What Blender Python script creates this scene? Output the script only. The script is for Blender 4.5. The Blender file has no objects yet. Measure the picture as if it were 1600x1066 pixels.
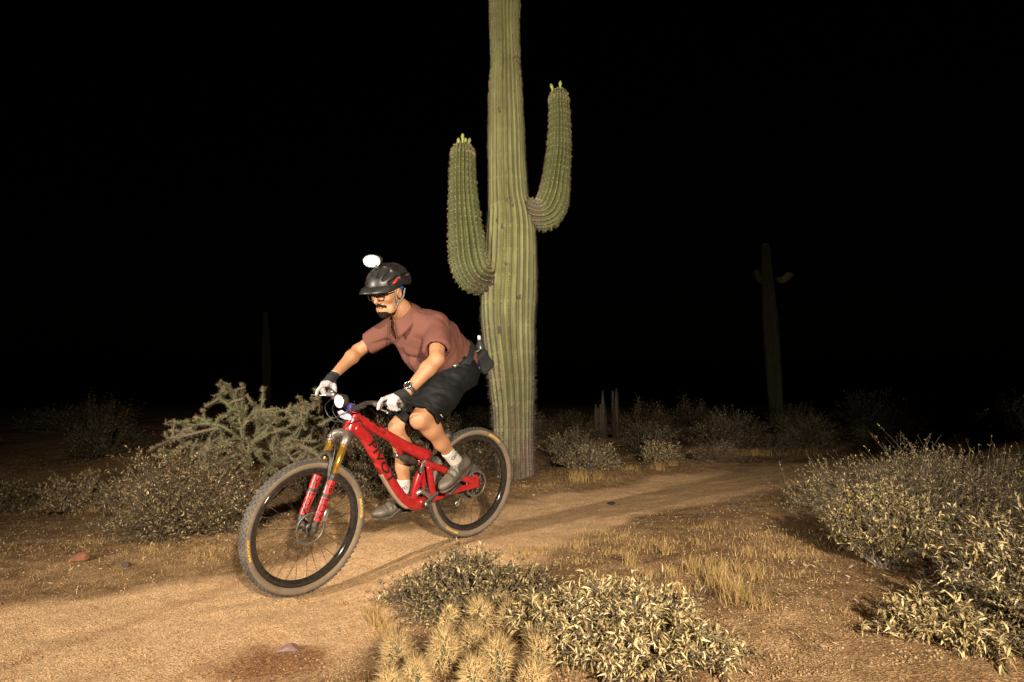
import bpy, bmesh, math, random
import numpy as np
from mathutils import Vector, Matrix

# ------------------------------------------------------------------ camera, sky, light
scene = bpy.context.scene
col = scene.collection
F_PX, CAM_H, CAM_PITCH = 959.4, 1.1, 0.0845
cam_data = bpy.data.cameras.new("camera")
cam_data.sensor_width = 36.0
cam_data.lens = 36.0 * F_PX / 1600.0
cam_data.clip_start = 0.05
cam_data.clip_end = 2000
cam = bpy.data.objects.new("camera", cam_data)
col.objects.link(cam)
cam.location = (0, 0, CAM_H)
cam.rotation_euler = (math.pi / 2 + CAM_PITCH, 0, 0)
scene.camera = cam

world = bpy.data.worlds.new("World")
scene.world = world
world.use_nodes = True
wn = world.node_tree.nodes
sky = wn.new("ShaderNodeTexSky")
sky.sky_type = 'NISHITA'
sky.sun_disc = False
sky.sun_elevation = math.radians(1.0)
sky.sun_rotation = math.radians(200)
world.node_tree.links.new(sky.outputs[0], wn["Background"].inputs[0])
wn["Background"].inputs[1].default_value = 0.00025

def strobe(name, loc, target, watts, size_deg, blend, color, radius):
    ld = bpy.data.lights.new(name, 'SPOT')
    ld.energy = watts
    ld.spot_size = math.radians(size_deg)
    ld.spot_blend = blend
    ld.color = color
    ld.shadow_soft_size = radius
    lo = bpy.data.objects.new(name, ld)
    col.objects.link(lo)
    lo.location = loc
    lo.rotation_euler = (Vector(target) - Vector(loc)).to_track_quat('-Z', 'Y').to_euler()
    return lo
# the photographer's two flash heads on stands, either side of the camera
strobe("flash_left_of_camera", (-4.75, -0.2, 1.9), (-0.6, 5.0, 2.0), 2950, 78, 1.0, (1.0, 0.90, 0.75), 0.07)
strobe("flash_right_of_camera", (1.25, -2.4, 2.42), (-0.1, 4.6, 1.5), 4200, 76, 1.0, (1.0, 0.885, 0.71), 0.08)

scene.view_settings.view_transform = 'Standard'
scene.view_settings.look = 'None'
scene.view_settings.exposure = 0.0
scene.view_settings.gamma = 1.0
scene.view_settings.use_curve_mapping = False

# ------------------------------------------------------------------ helpers
rng = np.random.default_rng(7)
random.seed(7)
PI = math.pi

def link(o, parent=None):
    col.objects.link(o)
    if parent is not None:
        o.parent = parent
    return o

def mesh_obj(name, verts, faces, mats, parent=None, smooth=True, colors=None, midx=None):
    me = bpy.data.meshes.new(name)
    verts = np.asarray(verts, dtype=np.float64).reshape(-1, 3)
    if isinstance(faces, np.ndarray):
        n, k = faces.shape
        me.vertices.add(len(verts))
        me.vertices.foreach_set('co', verts.ravel())
        me.loops.add(n * k)
        me.loops.foreach_set('vertex_index', faces.astype(np.int32).ravel())
        me.polygons.add(n)
        me.polygons.foreach_set('loop_start', np.arange(0, n * k, k, dtype=np.int32))
        me.polygons.foreach_set('loop_total', np.full(n, k, dtype=np.int32))
        me.update(calc_edges=True)
    else:
        me.from_pydata([tuple(v) for v in verts], [], faces)
        me.update()
    if smooth:
        me.polygons.foreach_set('use_smooth', np.ones(len(me.polygons), dtype=bool))
    if not isinstance(mats, (list, tuple)):
        mats = [mats]
    for m in mats:
        me.materials.append(m)
    if midx is not None:
        me.polygons.foreach_set('material_index', np.asarray(midx, dtype=np.int32))
    if colors is not None:
        a = me.color_attributes.new('Col', 'FLOAT_COLOR', 'POINT')
        c = np.ones((len(verts), 4)); c[:, :3] = colors
        a.data.foreach_set('color', c.ravel())
    o = bpy.data.objects.new(name, me)
    return link(o, parent)

def empty(name, loc=(0, 0, 0)):
    o = bpy.data.objects.new(name, None)
    o.empty_display_size = 0.1
    o.location = loc
    return link(o)

def tag(o, label=None, cat=None, group=None, kind=None):
    if label: o['label'] = label
    if cat: o['category'] = cat
    if group: o['group'] = group
    if kind: o['kind'] = kind
    return o

def copy_tree(o, parent=None):
    c = o.copy()
    col.objects.link(c)
    c.parent = parent
    for ch in o.children:
        copy_tree(ch, c)
    return c

# ---- materials
def srgb(r, g, b):
    f = lambda v: (v / 255 / 12.92) if v / 255 <= 0.04045 else ((v / 255 + 0.055) / 1.055) ** 2.4
    return (f(r), f(g), f(b))

def mat(name, color, rough=0.6, metal=0.0, var=0.15, scale=12.0, bump=0.0, bscale=60.0, vcol=False, spec=0.5,
        dust=None, dust_amt=0.0, dscale=25.0, sss=0.0, transl=0.0):
    m = bpy.data.materials.new(name)
    m.use_nodes = True
    nt = m.node_tree; N = nt.nodes; Lk = nt.links
    b = N["Principled BSDF"]
    b.inputs['Roughness'].default_value = rough
    b.inputs['Metallic'].default_value = metal
    b.inputs['Specular IOR Level'].default_value = spec
    tc = N.new('ShaderNodeTexCoord')
    nz = N.new('ShaderNodeTexNoise')
    nz.inputs['Scale'].default_value = scale
    nz.inputs['Detail'].default_value = 6
    Lk.new(tc.outputs['Object'], nz.inputs['Vector'])
    if vcol:
        at = N.new('ShaderNodeAttribute'); at.attribute_name = 'Col'
        csock = at.outputs['Color']
    else:
        rgb = N.new('ShaderNodeRGB'); rgb.outputs[0].default_value = (*color, 1)
        csock = rgb.outputs[0]
    mr = N.new('ShaderNodeMapRange')
    mr.inputs['From Min'].default_value = 0.3; mr.inputs['From Max'].default_value = 0.7
    mr.inputs['To Min'].default_value = 1 - var; mr.inputs['To Max'].default_value = 1 + var
    Lk.new(nz.outputs['Fac'], mr.inputs['Value'])
    mx = N.new('ShaderNodeMix'); mx.data_type = 'RGBA'; mx.blend_type = 'MULTIPLY'
    mx.inputs[0].default_value = 1.0
    Lk.new(csock, mx.inputs[6]); Lk.new(mr.outputs[0], mx.inputs[7])
    out = mx.outputs[2]
    if dust is not None:
        n2 = N.new('ShaderNodeTexNoise'); n2.inputs['Scale'].default_value = dscale; n2.inputs['Detail'].default_value = 8
        Lk.new(tc.outputs['Object'], n2.inputs['Vector'])
        r2 = N.new('ShaderNodeMapRange'); r2.inputs['From Min'].default_value = 0.42; r2.inputs['From Max'].default_value = 0.68
        r2.inputs['To Min'].default_value = dust_amt * 0.25; r2.inputs['To Max'].default_value = dust_amt
        Lk.new(n2.outputs['Fac'], r2.inputs['Value'])
        m2 = N.new('ShaderNodeMix'); m2.data_type = 'RGBA'
        Lk.new(r2.outputs[0], m2.inputs[0]); Lk.new(out, m2.inputs[6]); m2.inputs[7].default_value = (*dust, 1)
        out = m2.outputs[2]
    Lk.new(out, b.inputs['Base Color'])
    if sss > 0:
        b.inputs['Subsurface Weight'].default_value = sss
        b.inputs['Subsurface Radius'].default_value = (0.012, 0.005, 0.003)
    if bump > 0:
        n3 = N.new('ShaderNodeTexNoise'); n3.inputs['Scale'].default_value = bscale; n3.inputs['Detail'].default_value = 5
        Lk.new(tc.outputs['Object'], n3.inputs['Vector'])
        bp = N.new('ShaderNodeBump'); bp.inputs['Strength'].default_value = bump; bp.inputs['Distance'].default_value = 0.01
        Lk.new(n3.outputs['Fac'], bp.inputs['Height']); Lk.new(bp.outputs[0], b.inputs['Normal'])
    return m

def emit_mat(name, color, strength):
    m = bpy.data.materials.new(name); m.use_nodes = True
    N = m.node_tree.nodes; b = N["Principled BSDF"]
    b.inputs['Base Color'].default_value = (*color, 1)
    b.inputs['Emission Color'].default_value = (*color, 1)
    b.inputs['Emission Strength'].default_value = strength
    return m

# ---- geometry kit
class MB:
    def __init__(s): s.v = []; s.f = []; s.m = []; s.n = 0; s.c = []
    def add(s, v, f, mi=0, c=None):
        v = np.asarray(v, float).reshape(-1, 3)
        s.v.append(v)
        for q in f:
            s.f.append(tuple(int(i) + s.n for i in q)); s.m.append(mi)
        s.c.append(np.tile(np.asarray(c if c is not None else (1, 1, 1), float), (len(v), 1)) if c is None or np.ndim(c) == 1 else np.asarray(c, float))
        s.n += len(v)
        return s
    def build(s, name, mats, parent=None, smooth=True, use_c=False):
        return mesh_obj(name, np.concatenate(s.v), s.f, mats, parent, smooth, np.concatenate(s.c) if use_c else None,
                        s.m if isinstance(mats, (list, tuple)) and len(mats) > 1 else None)

def unit(v):
    v = np.asarray(v, float); return v / (np.linalg.norm(v) + 1e-12)

def frames(path):
    path = np.asarray(path, float); n = len(path)
    t = np.gradient(path, axis=0); t /= np.linalg.norm(t, axis=1)[:, None] + 1e-12
    ref = np.array([0, 0, 1.0]) if abs(t[0][2]) < 0.9 else np.array([1.0, 0, 0])
    a = unit(np.cross(ref, t[0])); A = [a]
    for i in range(1, n):
        a = A[-1] - t[i] * np.dot(A[-1], t[i]); A.append(unit(a))
    A = np.array(A); B = np.cross(t, A)
    return t, A, B

def tube(path, radii, ns=8, caps=True, sx=1.0, sy=1.0):
    """swept tube; radii scalar or list; sx/sy stretch the section along the frame axes"""
    path = np.asarray(path, float); n = len(path)
    radii = np.full(n, radii) if np.isscalar(radii) else np.asarray(radii, float)
    t, A, B = frames(path)
    th = np.linspace(0, 2 * PI, ns, endpoint=False)
    V = path[:, None, :] + radii[:, None, None] * (sx * np.cos(th)[None, :, None] * A[:, None, :] + sy * np.sin(th)[None, :, None] * B[:, None, :])
    V = V.reshape(-1, 3); Fc = []
    for i in range(n - 1):
        for j in range(ns):
            k = (j + 1) % ns
            Fc.append((i * ns + j, i * ns + k, (i + 1) * ns + k, (i + 1) * ns + j))
    if caps:
        Fc.append(tuple(range(ns - 1, -1, -1))); Fc.append(tuple(range((n - 1) * ns, n * ns)))
    return V, Fc

def smooth_path(pts, n=12):
    """Catmull-Rom through pts"""
    P = np.asarray(pts, float)
    if len(P) < 3:
        return np.linspace(P[0], P[-1], n)
    Q = np.vstack([2 * P[0] - P[1], P, 2 * P[-1] - P[-2]])
    out = []
    m = len(P) - 1
    for i in range(m):
        p0, p1, p2, p3 = Q[i], Q[i + 1], Q[i + 2], Q[i + 3]
        k = max(2, int(round(n / m)))
        for u in np.linspace(0, 1, k, endpoint=False):
            out.append(0.5 * ((2 * p1) + (-p0 + p2) * u + (2 * p0 - 5 * p1 + 4 * p2 - p3) * u * u + (-p0 + 3 * p1 - 3 * p2 + p3) * u ** 3))
    out.append(P[-1])
    return np.array(out)

def box(c, size, R=None, bev=0.0):
    """box with chamfered vertical look: simple 8 corner box, optional rotation matrix R (3x3)"""
    hx, hy, hz = np.asarray(size, float) / 2
    if bev <= 0:
        v = np.array([[x, y, z] for z in (-hz, hz) for y in (-hy, hy) for x in (-hx, hx)])
        f = [(0, 2, 3, 1), (4, 5, 7, 6), (0, 1, 5, 4), (2, 6, 7, 3), (0, 4, 6, 2), (1, 3, 7, 5)]
    else:
        b = min(bev, hx * .9, hy * .9, hz * .9)
        prof = []
        for sx, sy in ((-1, -1), (1, -1), (1, 1), (-1, 1)):
            prof.append((sx, sy))
        rings = []
        for z, ins in ((-hz, b), (-hz + b, 0), (hz - b, 0), (hz, b)):
            ring = []
            for sx, sy in prof:
                X, Y = sx * (hx - ins), sy * (hy - ins)
                if sx * sy > 0:
                    ring += [(X, Y - sy * b, z), (X - sx * b, Y, z)] if True else []
                else:
                    ring += [(X - sx * b, Y, z), (X, Y - sy * b, z)]
            rings.append(ring)
        v = np.array([p for r in rings for p in r]); ns = 8; f = []
        for i in range(3):
            for j in range(ns):
                k = (j + 1) % ns
                f.append((i * ns + j, i * ns + k, (i + 1) * ns + k, (i + 1) * ns + j))
        f.append(tuple(range(ns - 1, -1, -1))); f.append(tuple(range(3 * ns, 4 * ns)))
    if R is not None:
        v = v @ np.asarray(R).T
    return v + np.asarray(c, float), f

def lathe(profile, ns=48, axis='y', center=(0, 0, 0), closed=False):
    """profile [(radius, height)] revolved about axis"""
    pr = np.asarray(profile, float); n = len(pr)
    th = np.linspace(0, 2 * PI, ns, endpoint=False)
    r = pr[:, 0][:, None]; h = np.repeat(pr[:, 1][:, None], ns, 1)
    c, s = r * np.cos(th), r * np.sin(th)
    V = {'y': np.stack([c, h, s], -1), 'z': np.stack([c, s, h], -1), 'x': np.stack([h, c, s], -1)}[axis].reshape(-1, 3)
    Fc = []
    m = n if closed else n - 1
    for i in range(m):
        i2 = (i + 1) % n
        for j in range(ns):
            k = (j + 1) % ns
            Fc.append((i * ns + j, i * ns + k, i2 * ns + k, i2 * ns + j))
    return V + np.asarray(center, float), Fc

# ---- value noise (numpy)
def vnoise(p, seed=0):
    p = np.asarray(p, float); i = np.floor(p).astype(np.int64); f = p - i; f = f * f * (3 - 2 * f)
    def h(a):
        n = (a[..., 0] * 374761393 + a[..., 1] * 668265263 + (a[..., 2] if a.shape[-1] > 2 else 0) * 2147483647 + seed * 1274126177) & 0x7fffffff
        n = ((n ^ (n >> 13)) * 1274126177) & 0x7fffffff
        return ((n ^ (n >> 16)) & 0xffff) / 65535.0
    d = p.shape[-1]; out = 0
    for c in range(2 ** d):
        o = np.array([(c >> k) & 1 for k in range(d)])
        w = np.prod(np.where(o, f, 1 - f), axis=-1)
        out = out + w * h(i + o)
    return out * 2 - 1

def fbm(p, oct=4, seed=0):
    s = 0; a = 1.0; q = np.asarray(p, float)
    for k in range(oct):
        s = s + a * vnoise(q, seed + k); q = q * 2.03 + 11.3; a *= 0.5
    return s

# ---- signed distance modelling (for organic bodies)
def sd_cone(p, a, b, r1, r2):
    a = np.asarray(a, float); b = np.asarray(b, float)
    ba = b - a; t = np.clip(((p - a) @ ba) / (ba @ ba), 0, 1)
    return np.linalg.norm(p - a - t[:, None] * ba, axis=1) - (r1 + (r2 - r1) * t)
def sd_ell(p, c, r, R=None):
    q = p - np.asarray(c, float)
    if R is not None: q = q @ np.asarray(R)
    r = np.asarray(r, float)
    k0 = np.linalg.norm(q / r, axis=1); k1 = np.linalg.norm(q / (r * r), axis=1)
    return k0 * (k0 - 1.0) / (k1 + 1e-9)
def smin(a, b, k):
    h = np.clip(0.5 + 0.5 * (b - a) / k, 0, 1)
    return b + (a - b) * h - k * h * (1 - h)
def smax(a, b, k): return -smin(-a, -b, k)

def sdf_mesh(fn, lo, hi, h):
    lo = np.asarray(lo, float); hi = np.asarray(hi, float); B = 8
    nb = np.ceil((hi - lo) / (h * B)).astype(int) + 1
    ii = np.stack(np.meshgrid(*[np.arange(k) for k in nb], indexing='ij'), -1).reshape(-1, 3)
    cen = lo + (ii * B + (B - 1) / 2) * h
    d = fn(cen)
    D = np.repeat(np.repeat(np.repeat(d.reshape(nb), B, 0), B, 1), B, 2).astype(np.float32)
    act = ii[np.abs(d) < h * B * 1.25]
    off = np.stack(np.meshgrid(*[np.arange(B)] * 3, indexing='ij'), -1).reshape(-1, 3)
    for s in range(0, len(act), 400):
        a = act[s:s + 400]
        g = (a[:, None, :] * B + off[None]).reshape(-1, 3)
        D[g[:, 0], g[:, 1], g[:, 2]] = fn(lo + g * h)
    S = D < 0
    n = np.array(D.shape)
    cor = [(x, y, z) for x in (0, 1) for y in (0, 1) for z in (0, 1)]
    cnt = sum(S[x:n[0] - 1 + x, y:n[1] - 1 + y, z:n[2] - 1 + z].astype(np.int8) for x, y, z in cor)
    cells = np.argwhere((cnt > 0) & (cnt < 8))
    vals = np.stack([D[cells[:, 0] + x, cells[:, 1] + y, cells[:, 2] + z] for x, y, z in cor], 1)
    acc = np.zeros((len(cells), 3)); ct = np.zeros(len(cells))
    for i in range(8):
        for j in range(i + 1, 8):
            if sum(abs(cor[i][k] - cor[j][k]) for k in range(3)) != 1: continue
            m = (vals[:, i] < 0) != (vals[:, j] < 0)
            t = vals[m, i] / (vals[m, i] - vals[m, j])
            ci, cj = np.array(cor[i], float), np.array(cor[j], float)
            acc[m] += ci + t[:, None] * (cj - ci); ct[m] += 1
    V = lo + (cells + acc / ct[:, None]) * h
    idx = np.full(n - 1, -1, np.int32); idx[cells[:, 0], cells[:, 1], cells[:, 2]] = np.arange(len(cells))
    faces = []
    for ax in range(3):
        u, w = (ax + 1) % 3, (ax + 2) % 3
        sl0 = [slice(1, k - 1) for k in n]; sl1 = [slice(1, k - 1) for k in n]
        sl0[ax] = slice(0, n[ax] - 1); sl1[ax] = slice(1, n[ax])
        A_, B_ = S[tuple(sl0)], S[tuple(sl1)]
        e = np.argwhere(A_ != B_)
        if not len(e): continue
        base = e.copy(); base[:, u] += 1; base[:, w] += 1
        flip = A_[e[:, 0], e[:, 1], e[:, 2]]
        def gi(du, dw):
            q = base.copy(); q[:, u] -= du; q[:, w] -= dw
            return idx[q[:, 0], q[:, 1], q[:, 2]]
        q = np.stack([gi(1, 1), gi(0, 1), gi(0, 0), gi(1, 0)], 1)
        q[~flip] = q[~flip][:, ::-1]
        faces.append(q)
    Fq = np.concatenate(faces); Fq = Fq[(Fq >= 0).all(1)]
    return V, Fq

# ---- writing, as mesh (lettering printed on things)
def text_geo(s, size, bold=0.0, shear=0.0, cuts=0):
    cu = bpy.data.curves.new('lettering', 'FONT'); cu.body = s; cu.size = size; cu.offset = bold; cu.shear = shear
    cu.align_x = 'CENTER'; cu.align_y = 'CENTER'; cu.resolution_u = 3
    o = bpy.data.objects.new('lettering', cu); col.objects.link(o)
    dg = bpy.context.evaluated_depsgraph_get(); me = bpy.data.meshes.new_from_object(o.evaluated_get(dg))
    bpy.data.objects.remove(o); bpy.data.curves.remove(cu)
    bm = bmesh.new(); bm.from_mesh(me); bpy.data.meshes.remove(me)
    if cuts:
        bmesh.ops.triangulate(bm, faces=bm.faces)
        bmesh.ops.subdivide_edges(bm, edges=bm.edges, cuts=cuts, use_grid_fill=True)
    bm.verts.ensure_lookup_table()
    V = np.array([v.co[:] for v in bm.verts]); Fc = [tuple(v.index for v in f.verts) for f in bm.faces]
    bm.free()
    return V, Fc

# ------------------------------------------------------------------ where things stand
def ray(px, py):
    a = (px - 800) / F_PX; b = -(py - 533) / F_PX
    return np.array([a, math.cos(CAM_PITCH) - b * math.sin(CAM_PITCH), math.sin(CAM_PITCH) + b * math.cos(CAM_PITCH)])
EYE = np.array([0, 0, CAM_H])
def at_depth(px, py, y):
    r = ray(px, py); return EYE + r * (y / r[1])

TRAIL = np.array([(-3.6, 0.2), (-2.5, 1.9), (-1.75, 2.95), (-1.1, 3.5), (-0.28, 4.3), (0.45, 5.2), (1.5, 6.1), (3.0, 7.2), (5.0, 8.6), (8.5, 10.5), (14, 13), (30, 19)])
TRAIL = smooth_path(TRAIL, 90)[:, :2]
def trail_dist(x, y):
    p = np.stack([np.ravel(x), np.ravel(y)], 1); best = np.full(len(p), 1e9)
    for i in range(len(TRAIL) - 1):
        a, b = TRAIL[i], TRAIL[i + 1]; ab = b - a
        t = np.clip(((p - a) @ ab) / (ab @ ab), 0, 1)
        best = np.minimum(best, np.linalg.norm(p - a - t[:, None] * ab, axis=1))
    w = 1 + 0.9 * (1 - sstep(2.6, 3.9, p[:, 1])) * sstep(-.2, -1.2, p[:, 0])
    return (best / w).reshape(np.shape(x))
def sstep(a, b, v):
    t = np.clip((v - a) / (b - a), 0, 1); return t * t * (3 - 2 * t)
def ground_z(x, y):
    x = np.asarray(x, float); y = np.asarray(y, float)
    s = (x + y) * 0.7071
    z = 0.128 * sstep(1.62, 2.85, s)
    d = trail_dist(x, y)
    off = sstep(0.45, 1.3, d)
    p = np.stack([x, y], -1)
    z = z + off * (0.035 + 0.05 * fbm(p * 0.55, 3, 3) + 0.016 * fbm(p * 2.6, 3, 5))
    z = z + (1 - off) * 0.006 * fbm(p * 3.0, 2, 9)
    dn = d + 0.07 * fbm(p * 1.1, 2, 15)
    for c_, w_, a_ in ((0.10, 0.035, 0.010), (0.27, 0.03, 0.008), (0.40, 0.05, 0.008)):
        z = z - a_ * np.exp(-((dn - c_) / w_) ** 2) * (1 - off)
    r = np.hypot(x, y)
    z = z + 0.25 * sstep(12, 60, r) * fbm(p * 0.06, 2, 21)
    return z
def gz(x, y): return float(ground_z(np.array([x]), np.array([y]))[0])
def on_ground(px, py):
    r = ray(px, py); lo = 1.5
    for step, n in ((0.1, 300), (0.005, 24)):
        t = lo + step * np.arange(n); p = EYE + r * t[:, None]
        k = int(np.argmax(p[:, 2] < ground_z(p[:, 0], p[:, 1]))); lo = t[max(k - 1, 0)]
    p = EYE + r * t[k]
    return np.array([p[0], p[1], gz(p[0], p[1])])

# ------------------------------------------------------------------ ground
def build_ground():
    ys = np.concatenate([np.arange(-6, 1.6, 0.4), np.arange(1.6, 9, 0.035), 9 * 1.03 ** np.arange(0, 155)])
    xs = np.concatenate([-(7 * 1.07 ** np.arange(60, 0, -1)), np.arange(-7, 7.01, 0.06), 7 * 1.07 ** np.arange(1, 61)])
    X, Y = np.meshgrid(xs, ys)
    Z = ground_z(X, Y)
    near = (np.abs(X) < 7.5) & (Y > 1.5) & (Y < 10)
    P = np.stack([X, Y], -1)
    Z = Z + np.where(near, 0.004 * fbm(P * 9, 3, 31), 0)
    d = trail_dist(X, Y) + 0.16 * fbm(P * 1.7, 3, 41)
    tm = 1 - sstep(0.46, 0.70, d)
    # a red-brown patch and a long, fainter darker streak on the near ground
    gp = on_ground(415, 1035)
    pd = np.hypot((X - gp[0]) / 0.30, (Y - gp[1]) / 0.20) + 0.25 * fbm(P * 6, 2, 51)
    streak = on_ground(215, 970)
    rd = np.abs((X - streak[0]) * 0.92 - (Y - streak[1]) * 0.39 + 0.03 * fbm(P * 3, 2, 77)) / 0.05 + 6 * np.clip(np.abs(Y - streak[1]) - 0.75, 0, 9)
    patch = np.clip((1 - sstep(0.55, 1.1, pd)) * 0.9 + 0.35 * (1 - sstep(0.3, 1.6, rd)), 0, 1)
    C = np.stack([tm, patch, 0 * tm], -1).reshape(-1, 3)
    ny, nx = X.shape
    i = np.arange(ny - 1)[:, None] * nx + np.arange(nx - 1)[None, :]
    Fq = np.stack([i, i + 1, i + 1 + nx, i + nx], -1).reshape(-1, 4)
    m = bpy.data.materials.new('desert_soil'); m.use_nodes = True
    nt = m.node_tree; N = nt.nodes; K = nt.links; b = N['Principled BSDF']
    b.inputs['Roughness'].default_value = 0.95; b.inputs['Specular IOR Level'].default_value = 0.2
    at = N.new('ShaderNodeAttribute'); at.attribute_name = 'Col'
    sep = N.new('ShaderNodeSeparateColor'); K.new(at.outputs['Color'], sep.inputs[0])
    tc = N.new('ShaderNodeTexCoord')
    def noise(scale, det=6, rough=0.6):
        n = N.new('ShaderNodeTexNoise'); n.inputs['Scale'].default_value = scale; n.inputs['Detail'].default_value = det
        n.inputs['Roughness'].default_value = rough; K.new(tc.outputs['Object'], n.inputs['Vector']); return n
    def ramp(sock, stops):
        r = N.new('ShaderNodeValToRGB'); K.new(sock, r.inputs[0])
        els = r.color_ramp.elements
        while len(els) < len(stops): els.new(0.5)
        for e, (p, c) in zip(els, stops): e.position = p; e.color = (*c, 1)
        return r.outputs[0]
    def mixc(f, a, c, mode='MIX'):
        mx = N.new('ShaderNodeMix'); mx.data_type = 'RGBA'; mx.blend_type = mode
        if isinstance(f, float): mx.inputs[0].default_value = f
        else: K.new(f, mx.inputs[0])
        K.new(a, mx.inputs[6]); K.new(c, mx.inputs[7]); return mx.outputs[2]
    big = noise(1.3, 4); mid = noise(9, 6); fine = noise(95, 5, 0.75); grit = noise(420, 3, 0.7)
    vor = N.new('ShaderNodeTexVoronoi'); vor.inputs['Scale'].default_value = 120; K.new(tc.outputs['Object'], vor.inputs['Vector'])
    sand = ramp(mid.outputs['Fac'], [(0.25, (0.56, 0.335, 0.17)), (0.5, (0.65, 0.405, 0.215)), (0.75, (0.71, 0.455, 0.255))])
    soil = ramp(mid.outputs['Fac'], [(0.28, (0.19, 0.108, 0.048)), (0.5, (0.34, 0.202, 0.098)), (0.72, (0.47, 0.30, 0.155))])
    soil2 = ramp(big.outputs['Fac'], [(0.35, (0.62, 0.58, 0.5)), (0.6, (1.0, 1.0, 1.0))])
    soil = mixc(1.0, soil, soil2, 'MULTIPLY')
    redbrown = ramp(vor.outputs['Color'], [(0.2, (0.20, 0.085, 0.035)), (0.8, (0.33, 0.155, 0.065))])
    c = mixc(sep.outputs[0], soil, sand)
    c = mixc(sep.outputs[1], c, redbrown)
    sp = ramp(fine.outputs['Fac'], [(0.34, (0.38, 0.35, 0.31)), (0.5, (0.95, 0.95, 0.94)), (0.68, (1.6, 1.6, 1.55))])
    inv = N.new('ShaderNodeMath'); inv.operation = 'MULTIPLY_ADD'; inv.inputs[1].default_value = -0.55; inv.inputs[2].default_value = 1.0; K.new(sep.outputs[0], inv.inputs[0])
    c = mixc(inv.outputs[0], c, sp, 'MULTIPLY')
    gs = ramp(vor.outputs['Color'], [(0.1, (0.55, 0.52, 0.48)), (0.9, (1.35, 1.35, 1.33))])
    c = mixc(0.8, c, gs, 'MULTIPLY')
    K.new(c, b.inputs['Base Color'])
    b1 = N.new('ShaderNodeBump'); b1.inputs['Strength'].default_value = 0.9; b1.inputs['Distance'].default_value = 0.012
    K.new(fine.outputs['Fac'], b1.inputs['Height'])
    b2 = N.new('ShaderNodeBump'); b2.inputs['Strength'].default_value = 0.8; b2.inputs['Distance'].default_value = 0.006
    K.new(vor.outputs['Distance'], b2.inputs['Height']); K.new(b1.outputs[0], b2.inputs['Normal'])
    b3 = N.new('ShaderNodeBump'); b3.inputs['Strength'].default_value = 0.4; b3.inputs['Distance'].default_value = 0.03
    K.new(mid.outputs['Fac'], b3.inputs['Height']); K.new(b2.outputs[0], b3.inputs['Normal'])
    K.new(b3.outputs[0], b.inputs['Normal'])
    o = mesh_obj('ground', np.stack([X, Y, Z], -1).reshape(-1, 3), Fq, m, colors=C)
    tag(o, 'sandy desert ground with a pale single-track trail crossing it', kind='structure')
build_ground()

# pebbles lying loose all over: nobody could count them
def build_pebbles():
    n = 42000
    y = 2.2 + 7 * rng.random(n) ** 1.7; x = (rng.random(n) * 2 - 1) * (0.95 * y + 0.3)
    d = trail_dist(x, y)
    keep = rng.random(n) < np.where(d < 0.5, 0.55, 1.0)
    x, y, d = x[keep], y[keep], d[keep]; n = len(x)
    s = 0.0020 + 0.0050 * rng.random(n) ** 5 + np.where(d > 0.7, 0.0008, 0)
    z = ground_z(x, y) + s * 0.25
    oct_ = np.array([(1, 0, 0), (-1, 0, 0), (0, 1, 0), (0, -1, 0), (0, 0, 1), (0, 0, -1)], float)
    V = oct_[None] * (0.7 + 0.6 * rng.random((n, 6, 1))) * s[:, None, None] * np.array([1.1, 1.1, 0.75])
    a = rng.random(n) * 2 * PI
    R = np.zeros((n, 3, 3)); R[:, 0, 0] = np.cos(a); R[:, 0, 1] = -np.sin(a); R[:, 1, 0] = np.sin(a); R[:, 1, 1] = np.cos(a); R[:, 2, 2] = 1
    V = np.einsum('nij,nkj->nki', R, V) + np.stack([x, y, z], -1)[:, None]
    f = np.array([(0, 2, 4), (2, 1, 4), (1, 3, 4), (3, 0, 4), (2, 0, 5), (1, 2, 5), (3, 1, 5), (0, 3, 5)])
    Fc = (np.arange(n)[:, None, None] * 6 + f[None]).reshape(-1, 3)
    t = rng.random((n, 1)); c = (1 - t) * np.array([0.18, 0.10, 0.045]) + t * np.array([0.42, 0.28, 0.15])
    c = np.repeat(c, 6, 0)
    o = mesh_obj('gravel', V.reshape(-1, 3), Fc, mat('pebble', None, 0.9, vcol=True, scale=300), smooth=False, colors=c)
    tag(o, 'tan and reddish pebbles strewn over the desert floor', 'gravel', kind='stuff')
build_pebbles()

# dry grass
def blades(P, H, W, lean, colr):
    """P (n,3) roots; returns verts, faces, colours of bent 2-segment blades"""
    n = len(P); a = rng.random(n) * 2 * PI; b = rng.random(n) * 2 * PI
    side = np.stack([np.cos(a), np.sin(a), 0 * a], -1) * W[:, None]
    ld = np.stack([np.cos(b), np.sin(b), 0 * b], -1) * (lean * H * rng.random(n))[:, None]
    up = np.array([0, 0, 1.0])
    m = P + up * (H * 0.55)[:, None] + ld * 0.35
    t = P + up * H[:, None] * (1 - 0.2 * rng.random(n))[:, None] + ld
    V = np.stack([P - side, P + side, m - side * 0.7, m + side * 0.7, t], 1).reshape(-1, 3)
    k = np.arange(n)[:, None] * 5
    Fc = np.concatenate([k + np.array([0, 1, 3]), k + np.array([0, 3, 2]), k + np.array([2, 3, 4])])
    return V, Fc, np.repeat(colr, 5, 0)

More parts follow.
